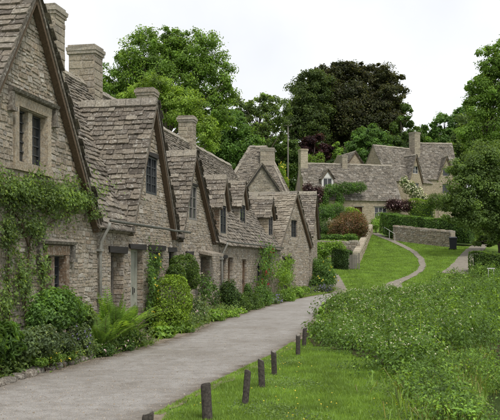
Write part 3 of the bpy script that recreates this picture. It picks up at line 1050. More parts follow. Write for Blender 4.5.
# the nearest cottage, its big gable cut by the left edge of the picture
A0 = -7.4
win2 = dict(t='win', frame='frame_dark', bars=5, hbars=2, lights=2)
cA = cottage('stone_cottage', 'nearest stone cottage with big gable, stone mullioned windows and leafy creeper, cut by left edge', row_origin(A0), ROW_A, 7.25, 2.6, 6.7, 5.2,
    gables=[(-3.2 - A0, 6.33, 2.6, 2.75)],
    openings=[dict(t='win', s0=-3.62 - A0, s1=-2.56 - A0, z0=3.4, z1=4.28, frame='frame_dark', bars=4, hbars=1, lights=2, depth=.14, fw=.03, surround='ashlar', mull=('ashlar', .15), hood=.19, m=.17, mt=.19),
              dict(t='win', s0=-2.62 - A0, s1=-1.78 - A0, z0=.98, z1=1.84, frame='frame_dark', bars=4, hbars=1, lights=2, depth=.14, fw=.03, surround='ashlar_warm', mull=('ashlar_warm', .14), hood=.2, m=.17, mt=.19)],
    chimneys=[(3.24 - A0 - .3, 2.6, .6, .75, 8.1, 'chimney')], end_gable=(True, False))
# second cottage
B0 = -.15
cB = cottage('stone_cottage', 'second stone cottage from the left, steep gable above two low doors and drainpipe', row_origin(B0), ROW_A, 5.75, 2.6, 6.7, 5.2,
    gables=[(3.42 - B0, 5.74, 1.7, 1.78)],
    openings=[dict(t='door', s0=.62 - B0, s1=1.45 - B0, z0=.02, z1=1.93, mat='wood_grey', depth=.3),
              dict(t='door', s0=1.9 - B0, s1=2.8 - B0, z0=.02, z1=2.03, mat='door_pale', depth=.2),
              dict(t='win', s0=3.25 - B0, s1=4.4 - B0, z0=.95, z1=2.03, frame='frame_grey', bars=2, hbars=1, lights=2, lintel=('wood_dark', .13)),
              dict(t='win', s0=4.95 - B0, s1=5.45 - B0, z0=1.2, z1=2.0, frame='frame_dark', bars=1, lights=1, lintel=('wood_dark', .12)),
              dict(t='win', s0=3.0 - B0, s1=3.86 - B0, z0=3.42, z1=4.36, frame='frame_dark', bars=3, hbars=1, lights=2, depth=.03, lintel=('wood_dark', .1, .03))],
    chimneys=[(5.5 - B0, 2.6, .6, .76, 7.78, 'chimney')], end_gable=(False, False))
gutter(cB, .05, 6.3, 2.58); downpipe(cB, -.02 + .02, 2.57)
# third cottage
C0 = 5.62
cC = cottage('stone_cottage', 'third stone cottage from the left, lower gable with tall dark window and slab door hood', row_origin(C0), ROW_A, 5.23, 2.55, 6.7, 5.2,
    gables=[(7.3 - C0, 4.98, 1.4, 2.55)],
    openings=[dict(t='win', s0=6.98 - C0, s1=7.85 - C0, z0=2.98, z1=4.02, frame='frame_grey', bars=2, hbars=0, lights=2, depth=.03, lintel=('wood_dark', .05, .03)),
              dict(t='win', s0=6.7 - C0, s1=7.25 - C0, z0=1.1, z1=1.9, frame='frame_dark', bars=1, lights=1, lintel=('wood_dark', .14)),
              dict(t='door', s0=8.35 - C0, s1=9.5 - C0, z0=.02, z1=1.9, mat='wood_grey', depth=.28, lintel=('stone_old', .16))],
    chimneys=[(10.95 - C0, 2.6, .5, .6, 7.75, 'chimney')], end_gable=(False, False))
MB().add([(2.5, -.03, 1.98), (4.1, -.03, 1.98), (4.1, -.42, 1.9), (2.5, -.42, 1.9), (2.5, -.03, 2.08), (4.1, -.03, 2.08), (4.1, -.42, 1.98), (2.5, -.42, 1.98)],
         [(0, 1, 2, 3), (7, 6, 5, 4), (0, 4, 5, 1), (1, 5, 6, 2), (2, 6, 7, 3), (3, 7, 4, 0)], .3).build('door_hood', 'stone_old', cC)
# fourth cottage with the three dormers
D0 = 10.87
cD = cottage('stone_cottage', 'long low stone cottage with three small gabled dormers in its roof', row_origin(D0), ROW_A, 13.3, 2.5, 6.65, 5.2,
    openings=[dict(t='win', s0=11.3 - D0, s1=11.95 - D0, z0=.7, z1=1.86, frame='frame_grey', bars=2, lights=1, lintel=('wood_dark', .1)),
              dict(t='door', s0=12.25 - D0, s1=13.15 - D0, z0=.02, z1=1.88, mat='door_brown', depth=.18, lintel=None),
              dict(t='door', s0=14.8 - D0, s1=15.75 - D0, z0=.02, z1=1.82, mat='door_brown', depth=.14, lintel=None),
              dict(t='win', s0=18.1 - D0, s1=19.0 - D0, z0=.8, z1=1.65, frame='frame_dark', bars=1, lights=2),
              dict(t='door', s0=20.6 - D0, s1=21.5 - D0, z0=.02, z1=1.9, mat='wood_grey', depth=.2, lintel=('wood_dark', .1))],
    dormers=[dict(d=(11.1 - D0, 12.3 - D0, 2.72, 3.7, 4.7, 0.03), cheek='ashlar_warm'),
             dict(d=(16.5 - D0, 17.9 - D0, 3.3, 4.1, 5.05, .45)),
             dict(d=(22.4 - D0, 23.9 - D0, 3.0, 3.95, 4.85, .25), cheek='stone_far')],
    chimneys=[(16.2 - D0, 2.6, .5, .62, 7.72, 'chimney')], end_gable=(False, True))
gutter(cD, .1, 13.0, 2.42); downpipe(cD, .12, 2.42)
# end of the row: pale new slates, turned a little towards the lane
EO = row_pt(24.2, 0)
cE = cottage('stone_cottage', 'end cottage of the row with pale new stone slates on its gable', (EO[0], EO[1], 0), R(63), 3.9, 2.7, 5.35, 2.3,
    gables=[(1.95, 5.35, 1.95, 1.95)], mainroof=False, gslate='slate_pale', slate_px=6,
    openings=[dict(t='win', s0=1.5, s1=2.3, z0=3.0, z1=3.9, frame='frame_dark', bars=2, lights=2), dict(t='door', s0=.5, s1=1.3, z0=.02, z1=1.9, mat='wood_grey', lintel=('wood_dark', .1))], end_gable=(True, True))
dE = Vector((math.cos(R(63)), math.sin(R(63)), 0))
FO = Vector((EO[0], EO[1], 0)) + dE * 3.95
cF = cottage('stone_cottage', 'narrow last cottage at the row end with tall stone corner beside rose bush', (FO.x + .08, FO.y + .1, 0), ROW_A, 3.2, 3.3, 5.7, 5.0,
    gables=[(1.6, 5.65, 1.6, 1.6)], mainroof=False, openings=[dict(t='win', s0=1.2, s1=2.0, z0=3.2, z1=4.1, frame='frame_dark', bars=2, lights=2)], end_gable=(True, True))
# houses behind the end of the row
GP = P(262, 163, 53)
cG = cottage('stone_house', 'stone house behind the row end, its broad gable facing the lane', (GP.x - 2.9, GP.y, gz(GP.x, GP.y)), R(3), 5.8, GP.z - gz(GP.x, GP.y) - 4.2, GP.z - gz(GP.x, GP.y), 8,
    gables=[(2.9, GP.z - gz(GP.x, GP.y), 2.9, 2.9)], mainroof=False, wall='stone_old', end_gable=(False, False), verge='wood_dark')
IP = P(252, 147, 62)
hI = IP.z - gz(IP.x, IP.y)
cI = cottage('stone_house', 'hipped stone slated house half hidden behind the gabled house, broad chimney', (IP.x - 2.55, IP.y - 2.6, gz(IP.x, IP.y)), R(-6), 5.5, hI - 4.4, hI, 5.4,
    chimneys=[(3.55, 2.0, 1.05, .8, hI - .25, 'chimney')], hip=True, end_gable=(True, True))
# far cottages up the slope
def far(px, py_ridge, Y): 
    p = P(px, py_ridge, Y); g = gz(p.x, p.y); return p, g, p.z - g
hp, g, hr = far(300, 163, 87)
ang = R(13)
HO = Vector((hp.x + 2.6 * math.sin(ang), hp.y - 2.6 * math.cos(ang), g))
cH = cottage('stone_cottage', 'far cottage up the slope with small white dormer, pale end chimney and red door', HO, ang, 10.6, hr - 4.0, hr, 5.2, wall='stone_far', slate='slate_far', 
    openings=[dict(t='win', s0=1.5, s1=2.9, z0=.9, z1=2.1, frame='frame_white', lights=3, bars=0),
              dict(t='door', s0=5.3, s1=6.2, z0=.05, z1=2.1, mat='door_red', lintel=('wood_grey', .1)),
              dict(t='win', s0=7.6, s1=9.0, z0=.9, z1=2.15, frame='frame_white', lights=3, bars=1, lintel=('wood_grey', .1))],
    dormers=[dict(d=(1.9, 3.2, hr - 2.75, hr - 1.75, hr - .8, .8), mat='frame_white', frame='frame_white', stones=False, bars=0, jm=.16)],
    chimneys=[(.35, 2.6, .8, .95, hr + 1.5, 'chimney_pale'), (5.0, 2.6, .6, .85, hr + .95, 'chimney')], end_gable=(True, True), e0=.26, e1=.17, wscale=.95)
M['stone_mid'] = M['stone_far']
cp, g, hr = far(373, 145, 95)
ang = R(33)
CO = Vector((cp.x + 2.7 * math.sin(ang), cp.y - 2.7 * math.cos(ang), g))
c2 = cottage('stone_house', 'taller far house with gable end turned left and a tall chimney', CO, ang, 7.0, hr - 4.3, hr, 5.4, wall='stone_far', slate='slate_far',
    gables=[(4.3, hr - 1.1, 1.15, 1.15)],
    openings=[dict(t='win', s0=3.85, s1=4.75, z0=hr - 3.4, z1=hr - 2.5, frame='frame_white', lights=2, bars=1), dict(t='win', s0=3.75, s1=4.85, z0=hr - 5.6, z1=hr - 4.5, frame='frame_white', lights=2, bars=1)],
    chimneys=[(6.4, 2.3, .9, 1.0, hr + 2.0, 'chimney')], end_gable=(True, True), e0=.26, e1=.17, wscale=.95)
dp_, g, hr = far(417, 143, 99)
ang = R(6)
DO = Vector((dp_.x - .3, dp_.y - 2.7, g))
d2 = cottage('stone_house', 'far house right of the tall chimney with mossy roof and shaded gable', DO, ang, 5.0, hr - 4.6, hr, 5.4, wall='stone_far', slate='slate_far', gables=[(3.4, hr - 1.9, 1.1, 1.1)],
    openings=[dict(t='win', s0=2.95, s1=3.85, z0=hr - 4.3, z1=hr - 3.4, frame='frame_dark', lights=2, bars=1), dict(t='win', s0=2.9, s1=3.9, z0=hr - 6.4, z1=hr - 5.3, frame='frame_dark', lights=2, bars=1)], end_gable=(True, True), e0=.26, e1=.17, wscale=.95)
lp, g, hr = far(356, 151, 103)
l2 = cottage('stone_house', 'little gable peeping over the ridge between far chimney and taller house', Vector((lp.x - 1.3, lp.y, g)), R(18), 2.6, hr - 1.75, hr, 5, gables=[(1.3, hr, 1.3, 1.3)], mainroof=False, wall='stone_far', slate='slate_far', end_gable=(True, True))

# ------------------------------------------------------------------ plants
def pxb(px, py, Y, rx, ry, rd=None):
    """ellipsoid seen at a photograph pixel at depth Y, radii in pixels (depth radius in metres)"""
    p = P(px, py, Y); k = Y / FPX
    return (p.x, p.y, p.z, rx * k, (rx + ry) * .45 * k if rd is None else rd, ry * k)

def blob_points(blobs, n, shell=(.72, 1.04), lump=.16):
    w = np.array([(b[3] * b[4] + b[3] * b[5] + b[4] * b[5]) for b in blobs]); w = w / w.sum()
    idx = RNG.choice(len(blobs), n, p=w)
    B = np.array(blobs)[idx]
    d = unit(RNG.normal(size=(n, 3)))
    ph = idx[:, None] * 1.7
    lm = (np.sin(d * 5.1 + ph) * np.cos(d[:, [1, 2, 0]] * 4.3 + ph)).sum(1) * .5 + (np.sin(d * 11.3 + ph * 2) * np.cos(d[:, [2, 0, 1]] * 9.7)).sum(1) * .3
    r_ = RNG.uniform(shell[0], shell[1], n) + lump * lm
    pos = B[:, :3] + d * B[:, 3:6] * r_[:, None]
    nr = unit(d / B[:, 3:6])
    return pos, nr, idx

def above_ground(pos, m_=.02):
    return pos[:, 2] > terrain(pos[:, 0], pos[:, 1]) + m_

def bush(name, label, blobs, mat, n, size, cat='shrub', group=None, flowers=None, core=True, shell=(.55, 1.1), lump=.22, aspect=.55, part='foliage', stems=5, updir=.5, floor=None):
    c = np.array(blobs)
    bx, by = float(np.average(c[:, 0], weights=c[:, 3])), float(np.average(c[:, 1], weights=c[:, 3]))
    g = gz(bx, by) if floor is None else floor
    root = thing(name, label, cat, (bx, by, g), 0, group)
    o_ = np.array([bx, by, g])
    pos, nr, idx = blob_points(blobs, n, shell, lump)
    keep = pos[:, 2] > (terrain(pos[:, 0], pos[:, 1]) + .02 if floor is None else floor)
    pos, nr, idx = pos[keep], nr[keep], idx[keep]
    nn = nr * .9 + RNG.normal(size=nr.shape) * .55 + np.array([0, 0, updir])
    sz = size * RNG.uniform(.6, 1.3, len(pos))
    cl = np.modf(idx * .37)[0] * .25
    link(part, leaf_mesh(part, mat, leaf_arrays(pos - o_, nn, sz, aspect, np.clip(RNG.random(len(pos)) * .8 + cl * .8, 0, .999))), root)
    st = MB()
    for i in range(stems):
        b = blobs[i % len(blobs)]
        q = Vector((b[0] + random.uniform(-.5, .5) * b[3], b[1] + random.uniform(-.5, .5) * b[4], b[2] + random.uniform(-.2, .4) * b[5])) - Vector(o_)
        a = Vector((random.uniform(-.1, .1) + (b[0] - bx) * .5, random.uniform(-.08, .08) + (b[1] - by) * .5, gz(b[0], b[1]) - g if floor is None else 0))
        if (q - a).length < .1: continue
        mid_ = (a + q) / 2 + Vector((random.uniform(-.08, .08), random.uniform(-.08, .08), 0))
        st.tube([a, mid_, q], [.02 + .006 * (q - a).length, .016, .006], 5)
    if st.v: st.build('stems', 'twig', root)
    if flowers:
        fm, fn, fs = flowers
        p2, n2, _ = blob_points(blobs, fn, (.98, 1.12), lump)
        keep = above_ground(p2, .05); p2, n2 = p2[keep], n2[keep]
        arr = []
        for q in range(3):
            arr.append(leaf_arrays(p2 - o_ + RNG.normal(size=p2.shape) * fs * .25, n2 + RNG.normal(size=p2.shape) * .5 + np.array([0, -.2, .3]), fs * RNG.uniform(.7, 1.2, len(p2)), .8))
        link('flowers', leaf_mesh('flowers', fm, *arr), root)['kind'] = 'stuff'
    return root

def tree(name, label, lobes, Y, mat, size_px=2.6, dens=6.0, group=None, trunk_r=.28, limbs=22, thin=0.0, cat='tree', base=None, depth=.8, mat2=None, split=None, clump=.17):
    """lobes (px, py, rx, ry[, dY]) of the crown as seen from the lane"""
    bl = []
    for L_ in lobes:
        px, py, rx, ry = L_[:4]; dY = L_[4] if len(L_) > 4 else 0
        k = (Y + dY) / FPX
        bl.append(pxb(px, py, Y + dY, rx, ry, (rx + ry) / 2 * k * depth))
    c = np.array(bl)
    wgt = c[:, 3] * c[:, 5]
    if base is None: bx, by = float(np.average(c[:, 0], weights=wgt)), float(np.average(c[:, 1], weights=wgt))
    else: bx, by = base
    g = gz(bx, by)
    root = thing(name, label, cat, (bx, by, g - .05), 0, group)
    o_ = np.array([bx, by, g - .05])
    P_, N_, R_ = [], [], []
    centers = []
    for b, L_ in zip(bl, lobes):
        area = math.pi * L_[2] * L_[3]
        n = int(area * dens * 1.25)
        nc = max(10, int(area / 26))
        d = unit(RNG.normal(size=(nc, 3)))
        r_ = RNG.uniform(.2, 1.0, nc) ** .6
        cen = np.array(b[:3]) + d * np.array(b[3:6]) * r_[:, None]
        cr = RNG.uniform(.45, 1.5, nc) * clump * 1.35 * (b[3] + b[5]) * .5
        cv = RNG.random(nc)
        ci = RNG.choice(nc, n)
        dd = unit(RNG.normal(size=(n, 3))); rr = np.where(RNG.random(n) < .12, RNG.uniform(.8, 1.45, n), RNG.random(n) ** .5)
        off = dd * rr[:, None] * cr[ci][:, None] * np.array([1.1, 1.1, .8])
        P_.append(cen[ci] + off)
        N_.append(dd * .7 + d[ci] * .4 + RNG.normal(size=(n, 3)) * .5 + np.array([0, 0, .55]))
        R_.append(np.clip(cv[ci] * .55 + RNG.random(n) * .45, 0, .999))
        centers.append(cen)
    pos, nr, rn = np.concatenate(P_), np.concatenate(N_), np.concatenate(R_)
    keep = above_ground(pos, .1)
    pos, nr, rn = pos[keep], nr[keep], rn[keep]
    sz = size_px * .86 * Y / FPX * RNG.uniform(.6, 1.4, len(pos))
    if mat2 is None:
        link('crown', leaf_mesh('crown', mat, leaf_arrays(pos - o_, nr, sz, .62, rn)), root)
    else:
        s1 = split(pos)
        link('crown', leaf_mesh('crown', mat, leaf_arrays((pos - o_)[~s1], nr[~s1], sz[~s1], .62, rn[~s1])), root)
        link('crown', leaf_mesh('crown', mat2, leaf_arrays((pos - o_)[s1], nr[s1], sz[s1], .62, rn[s1])), root)
    cen = np.concatenate(centers) - o_
    zc = float(np.average(c[:, 2], weights=wgt)) - o_[2]
    tip = Vector((float(np.average(c[:, 0], weights=wgt)) - bx, float(np.average(c[:, 1], weights=wgt)) - by, zc * 1.15))
    tr = MB()
    tp = [Vector((0, 0, 0)).lerp(tip, t) + Vector((math.sin(t * 5) * .12, math.cos(t * 4) * .1, 0)) * (1 if 0 < t < 1 else 0) for t in (0, .06, .25, .5, .75, 1)]
    tr.tube(tp, [trunk_r * 1.5, trunk_r * 1.05, trunk_r * .9, trunk_r * .7, trunk_r * .45, trunk_r * .15], 8)
    trunk = tr.build('trunk', 'bark', root, True)
    lm = MB()
    for i in [] if not limbs else RNG.choice(len(cen), min(limbs, len(cen)), replace=False):
        q = Vector(cen[i]); t = min(.95, max(.18, (q.z / max(zc * 1.15, .1)) - random.uniform(.15, .4)))
        a = Vector((0, 0, 0)).lerp(tip, t)
        m1 = a.lerp(q, .5) + Vector((0, 0, (q - a).length * .08))
        r0 = trunk_r * (.55 - .35 * t)
        lm.tube([a, m1, q], [r0, r0 * .55, r0 * .15], 5)
    if lm.v: lm.build('limbs', 'bark', trunk, True)
    return root

def hedge(label, pts, width, height, mat, n, size, lift=0.0, name='hedge', group=None, base=None):
    """clipped hedge along a ground polyline"""
    pts = [Vector((p[0], p[1], gz(p[0], p[1]) + lift if base is None else base)) for p in pts]
    root = thing(name, label, 'hedge', pts[0], 0, group)
    seg = [(pts[i], pts[i + 1]) for i in range(len(pts) - 1)]
    Ls = np.array([(b - a).length for a, b in seg])
    arr, core = [], MB()
    P_, N_ = [], []
    for (a, b), Ln in zip(seg, Ls):
        m_ = int(n * Ln / Ls.sum())
        d = (b - a).normalized(); d2 = Vector((d.x, d.y, 0)).normalized(); sd = Vector((-d2.y, d2.x, 0))
        u = RNG.uniform(-width * .3, Ln + width * .3, m_)
        per = 2 * height + width
        q = RNG.random(m_) * per
        x = np.where(q < height, -width / 2, np.where(q < height + width, q - height - width / 2, width / 2))
        z = np.where(q < height, q, np.where(q < height + width, height, per - q))
        nxv = np.where(q < height, -1.0, np.where(q < height + width, 0, 1.0)); nz = np.where((q >= height) & (q < height + width), 1.0, 0.15)
        rd = 1 - .12 * np.clip((z / height - .75) * 4, 0, 1) * (np.abs(nxv) > .5)
        wob = 1 + .07 * np.sin(u * 2.3 + z * 3) + .05 * np.sin(u * 5.1 + x * 6) + RNG.normal(size=m_) * .03 - RNG.random(m_) ** 2 * .14
        e = np.clip((np.abs(u - Ln / 2) - Ln / 2) / (width * .3), 0, 1)
        x = x * rd * wob * np.sqrt(1 - e ** 2 * .85); z = z * (1 + .03 * np.sin(u * 3.1) + RNG.normal(size=m_) * .015) * (1 - .06 * e)
        ca = np.array(a); 
        pos = ca + np.outer(u, np.array(d)) + np.outer(x, np.array(sd)) + np.outer(z, [0, 0, 1])
        P_.append(pos); N_.append(np.outer(nxv, np.array(sd)) + np.outer(nz, [0, 0, 1]) + np.outer(np.where(u < 0, -e, e), np.array(d)))
        k = width * .36
        v0 = a - sd * k; v1 = a + sd * k; w0 = b - sd * k; w1 = b + sd * k; H_ = Vector((0, 0, height * .86)); dn = Vector((0, 0, -.1))
        core.add([v0 + dn - a * 0, v1 + dn, w1 + dn, w0 + dn, v0 + H_, v1 + H_, w1 + H_, w0 + H_], [(0, 1, 2, 3), (7, 6, 5, 4), (0, 4, 5, 1), (1, 5, 6, 2), (2, 6, 7, 3), (3, 7, 4, 0)])
    pos, nr = np.concatenate(P_), np.concatenate(N_)
    o_ = np.array(pts[0])
    nn = nr * .8 + RNG.normal(size=nr.shape) * .6 + np.array([0, 0, .35])
    link('foliage', leaf_mesh('foliage', mat, leaf_arrays(pos - o_, nn, size * RNG.uniform(.6, 1.35, len(pos)), .6)), root)
    core.v = [tuple(Vector(p) - pts[0]) for p in core.v]
    core.build('hedge_core', 'leaf_dark', root)  # hidden solid dark green box that stops views through the hedge
    return root

def bedY(x, n): return (6.355 - n / .9817) * 800 / (405 - x)

# ---- plants against the row
def wall_climber(label, ell, mat, size, name='climbing_plant', flowers=None, stems=()):
    root0 = None
    Vp, Np = [], []
    for px, py, rx, ry, n, t0, t1 in ell:
        a = RNG.random(n) * 2 * math.pi; r_ = np.abs(RNG.normal(size=n)) ** .8 * .62 * (1 + .3 * np.sin(a * 3 + px) + .22 * np.sin(a * 7 + py))
        x = px + rx * r_ * np.cos(a); y = py + ry * r_ * np.sin(a)
        out_ = RNG.uniform(t0, t1, n) * np.clip(1 - r_ * .5, .15, 1)
        Yd = (6.355 - out_ / .9817) * 800 / (405 - x)
        pos = np.stack([(x - 250) / FPX * Yd, Yd, EYE + (HOR - y) / FPX * Yd], 1)
        Vp.append(pos); Np.append(np.tile(np.array([RNn[0], RNn[1], .45]), (n, 1)) + RNG.normal(size=(n, 3)) * .55)
    pos, nr = np.concatenate(Vp), np.concatenate(Np)
    k = pos[:, 2] > .05
    pos, nr = pos[k], nr[k]
    b = pos[pos[:, 2].argmin()]
    o_ = np.array([b[0], b[1], 0.0])
    root = thing(name, label, 'climber', tuple(o_))
    link('foliage', leaf_mesh('foliage', mat, leaf_arrays(pos - o_, nr, size * RNG.uniform(.55, 1.35, len(pos)), .6)), root)
    sm = MB()
    for st in stems:
        pts = []
        for (px, py, t) in st:
            Yd = (6.355 - t / .9817) * 800 / (405 - px); q = P(px, py, Yd); q.z = max(q.z, 0); pts.append(q - Vector(o_))
        sm.tube(pts, [.022 * (1 - .7 * i / len(pts)) for i in range(len(pts))], 5)
    if sm.v: sm.build('stems', 'twig', root)
    if flowers:
        fm, fn, fs = flowers
        i = RNG.choice(len(pos), fn, replace=False)
        p2 = pos[i] + np.array([RNn[0], RNn[1], 0]) * .06 - o_
        arr = [leaf_arrays(p2 + RNG.normal(size=p2.shape) * fs * .25, nr[i] + RNG.normal(size=p2.shape) * .4, fs * RNG.uniform(.7, 1.2, fn), .85) for q in range(3)]
        link('flowers', leaf_mesh('flowers', fm, *arr), root)['kind'] = 'stuff'
    return root

wall_climber('light green creeper spreading over the nearest cottage wall between its two windows',
    [(22, 192, 38, 24, 3000, .03, .24), (60, 198, 36, 22, 3300, .03, .28), (86, 200, 20, 16, 1100, .05, .34), (10, 235, 14, 34, 900, .03, .22), (36, 228, 16, 18, 800, .03, .25),
     (24, 280, 16, 42, 900, .03, .22), (44, 268, 8, 36, 420, .03, .18), (6, 305, 10, 30, 500, .03, .2), (96, 214, 10, 8, 220, .05, .4)],
    'leaf_soft', .06, stems=[[(8, 372, .06), (9, 300, .05), (8, 240, .06), (12, 190, .1)], [(28, 360, .06), (25, 300, .05), (30, 240, .05), (52, 200, .1)], [(30, 250, .05), (20, 220, .06), (5, 200, .08)], [(44, 350, .05), (44, 280, .04), (38, 230, .05), (80, 205, .1)]])
wall_climber('rose trained round the window right of the pale door', [(153, 280, 7, 32, 900, .05, .4), (157, 262, 6, 10, 300, .05, .35), (150, 312, 7, 16, 350, .05, .4)], 'leaf_mid', .075, flowers=('fl_yellow', 18, .05),
    stems=[[(152, 342, .1), (151, 300, .1), (155, 262, .1)]])
wall_climber('climbing rose with crimson flowers on the dormered cottage front', [(266, 268, 8, 22, 1400, .1, .7), (270, 250, 7, 7, 500, .1, .6), (262, 285, 7, 12, 500, .1, .6)], 'leaf_mid', .10, flowers=('fl_red', 42, .10),
    stems=[[(266, 300, .2), (265, 275, .2), (269, 252, .2)]])
wall_climber('broad green climber beside the crimson rose, near the row end', [(286, 275, 13, 18, 2600, .2, 1.1), (290, 262, 9, 8, 700, .2, .9)], 'leaf_bright', .11, stems=[[(287, 300, .3), (286, 280, .3), (290, 262, .3)]])

def rowbush(label, els, n_out, mat, n, size, name='shrub', **kw):
    bl = []
    for e in els:
        px, py, rx, ry = e[:4]
        Y = bedY(px, e[4] if len(e) > 4 else n_out)
        bl.append(pxb(px, py, Y, rx, ry, min(rx * Y / FPX, .55)))
    return bush(name, label, bl, mat, n, size, **kw)
rowbush('leafy green shrub under the lower mullioned window', [(58, 302, 20, 15), (70, 312, 16, 16), (50, 318, 20, 16), (36, 318, 10, 22)], .35, 'leaf_mid', 5200, .07)
rowbush('pale variegated shrub spilling over the kerb below the creeper', [(40, 340, 20, 14), (58, 344, 16, 12), (24, 344, 14, 14)], .55, 'leaf_olive', 4600, .06, flowers=('fl_white', 34, .03))
rowbush('catmint with violet flower spikes between variegated shrub and fern', [(80, 342, 13, 17), (88, 352, 9, 8)], .6, 'leaf_olive', 2800, .05, flowers=('fl_purple', 70, .028))
rowbush('low mat of white and yellow flowers at the lane edge', [(52, 358, 12, 5), (66, 356, 10, 5), (40, 362, 8, 4)], .7, 'leaf_bright', 1500, .045, flowers=('fl_yellow', 14, .03))
rowbush('low pink flowering plant at the foot of the fern', [(122, 345, 14, 7), (134, 338, 7, 8), (104, 350, 12, 6)], .85, 'leaf_mid', 2200, .05, flowers=('fl_pink', 34, .03))
rowbush('tangled green shrub between the window shrub and the fern', [(92, 330, 9, 14), (86, 318, 8, 14), (100, 340, 9, 10)], .45, 'leaf_soft', 2600, .06, lump=.26)
rowbush('large clipped yellow green bush beside the pale door path', [(172, 300, 21, 26), (168, 318, 20, 18), (178, 322, 14, 14), (160, 330, 10, 8)], .5, 'leaf_yellow', 9500, .06, lump=.06, shell=(.8, 1.03))
rowbush('rounded bush behind the large clipped bush, against the wall', [(183, 268, 16, 14), (190, 278, 10, 12), (176, 276, 10, 12)], .3, 'leaf_deep', 5500, .065, lump=.09, shell=(.75, 1.04))
rowbush('low leafy hosta clump at the foot of the clipped bush', [(163, 333, 11, 7), (180, 330, 12, 7)], .85, 'leaf_bright', 900, .12, aspect=.75)
rowbush('loose shrub with pink blossom left of the slab door hood', [(197, 312, 12, 16), (206, 318, 11, 12), (190, 322, 10, 9)], .55, 'leaf_olive', 4200, .065, flowers=('fl_pink', 50, .04))
rowbush('thin climbing shrub in front of the slab hooded door', [(205, 287, 8, 14), (213, 295, 7, 14)], .3, 'leaf_mid', 900, .075, flowers=('fl_white', 14, .05))
rowbush('dark evergreen shrub beside the second drainpipe', [(228, 294, 9, 14), (233, 300, 8, 12)], .45, 'leaf_dark', 3600, .075)
rowbush('rounded green shrub right of the dark evergreen, by brown doors', [(248, 304, 13, 12), (241, 306, 10, 10), (254, 308, 9, 9)], .7, 'leaf_deep', 4800, .075)
rowbush('small clipped cone below the brown plank door', [(248, 290, 4, 7), (248, 295, 5, 6)], .3, 'leaf_mid', 900, .07, lump=.05)
rowbush('low strip of leafy plants at the lane edge below the dark evergreen', [(214, 316, 12, 7), (226, 315, 12, 6), (238, 313, 10, 5)], .8, 'leaf_bright', 2600, .07, flowers=('fl_white', 20, .04))
rowbush('spreading green shrub below the crimson rose', [(262, 297, 11, 11), (270, 302, 9, 8), (256, 304, 8, 8)], .8, 'leaf_mid', 3600, .08)
rowbush('purple flowering perennial below the crimson rose', [(276, 300, 7, 7), (273, 303, 6, 6)], 1.0, 'leaf_olive', 1300, .07, flowers=('fl_purple', 90, .06))
rowbush('mixed leafy plants at the foot of the broad climber', [(286, 297, 10, 8), (296, 293, 8, 7), (304, 291, 6, 5)], 1.2, 'leaf_bright', 3200, .09)
rowbush('strappy leaved clump at the left edge by the lane', [(3, 342, 18, 20), (-10, 345, 14, 18)], .4, 'leaf_mid', 2600, .15, aspect=.18)

# fern
def fern(label, px, py_base, n_out, height, n_fronds):
    Y = bedY(px, n_out); b = P(px, HOR + EYE * FPX / Y, Y)
    root = thing('fern', label, 'fern', (b.x, b.y, 0))
    pos, nr, ax, sz, rn = [], [], [], [], []
    rc = MB()
    for i in range(n_fronds):
        a = random.uniform(0, 2 * math.pi); L_ = height * random.uniform(.55, 1.2); lean = random.uniform(.1, .95)
        d = Vector((math.cos(a), math.sin(a), 0)); side = Vector((-d.y, d.x, 0))
        pts = []
        for t in np.linspace(0, 1, 9):
            pts.append(d * (L_ * lean * t ** 1.3) + Vector((0, 0, L_ * (t - .42 * lean * t ** 2.6))) + side * .03 * math.sin(t * 3))
        rc.tube(pts, [.006 * (1 - .8 * t) for t in np.linspace(0, 1, 9)], 4, cap=False)
        r0 = random.random()
        for t in np.linspace(.14, .98, 24):
            k = t * 8; j = min(int(k), 7); p = pts[j].lerp(pts[j + 1], k - j); tg = (pts[j + 1] - pts[j]).normalized()
            w = .15 * math.sin(math.pi * min(1, t * 1.02)) ** .7 * height / 1.0 + .015
            nrm = tg.cross(side).normalized()
            if nrm.z < 0: nrm = -nrm
            for sg in (-1, 1):
                ax_ = (side * sg + tg * .45 - Vector((0, 0, .25))).normalized()
                pos.append(p + ax_ * w / 2); nr.append(nrm + Vector((random.gauss(0, .15), random.gauss(0, .15), 0))); ax.append(ax_); sz.append(w); rn.append(min(.99, r0 * .6 + random.random() * .4))
    V_ = leaf_arrays(np.array(pos), np.array(nr), np.array(sz), .3, np.array(rn), .05, np.array(ax))
    link('fronds', leaf_mesh('fronds', 'leaf_bright', V_), root)
    rc.build('stalks', 'twig', root)
    return root
fern('tall bright green fern clump beside the first low door', 112, 350, .62, 1.15, 46)
fern('tall green fern in front of the first low door', 126, 350, .5, .9, 30)
fern('smaller fern leaning out left of the tall fern clump', 102, 350, .75, .8, 26)

# kerb stones of the flower bed on the left
kr = thing('stone_edging', 'rough stone edging of the flower bed at the lower left lane edge', 'edging', (*row_pt(-5, .5), 0), ROW_A)
x = -1.5
while x < 4.4:
    w = random.uniform(.16, .42); h = random.uniform(.05, .11); yy = -.14 - max(0, x - 2.8) * .16 + random.uniform(-.04, .04)
    bm = bmesh.new()
    bmesh.ops.create_icosphere(bm, subdivisions=2, radius=1)
    for v_ in bm.verts:
        k = max(abs(v_.co.x), abs(v_.co.y), abs(v_.co.z)) ** .55
        v_.co = Vector((v_.co.x / k * w * .48, v_.co.y / k * .12, v_.co.z / k * h)) * random.uniform(.93, 1.06) + Vector((x + w / 2, yy, .03))
    me = bpy.data.meshes.new('stone'); bm.to_mesh(me); bm.free(); me.materials.append(M['stone_old'])
    me.materials[0] = M['hood']
    link('stone', me, kr)
    x += w * random.uniform(.98, 1.12)

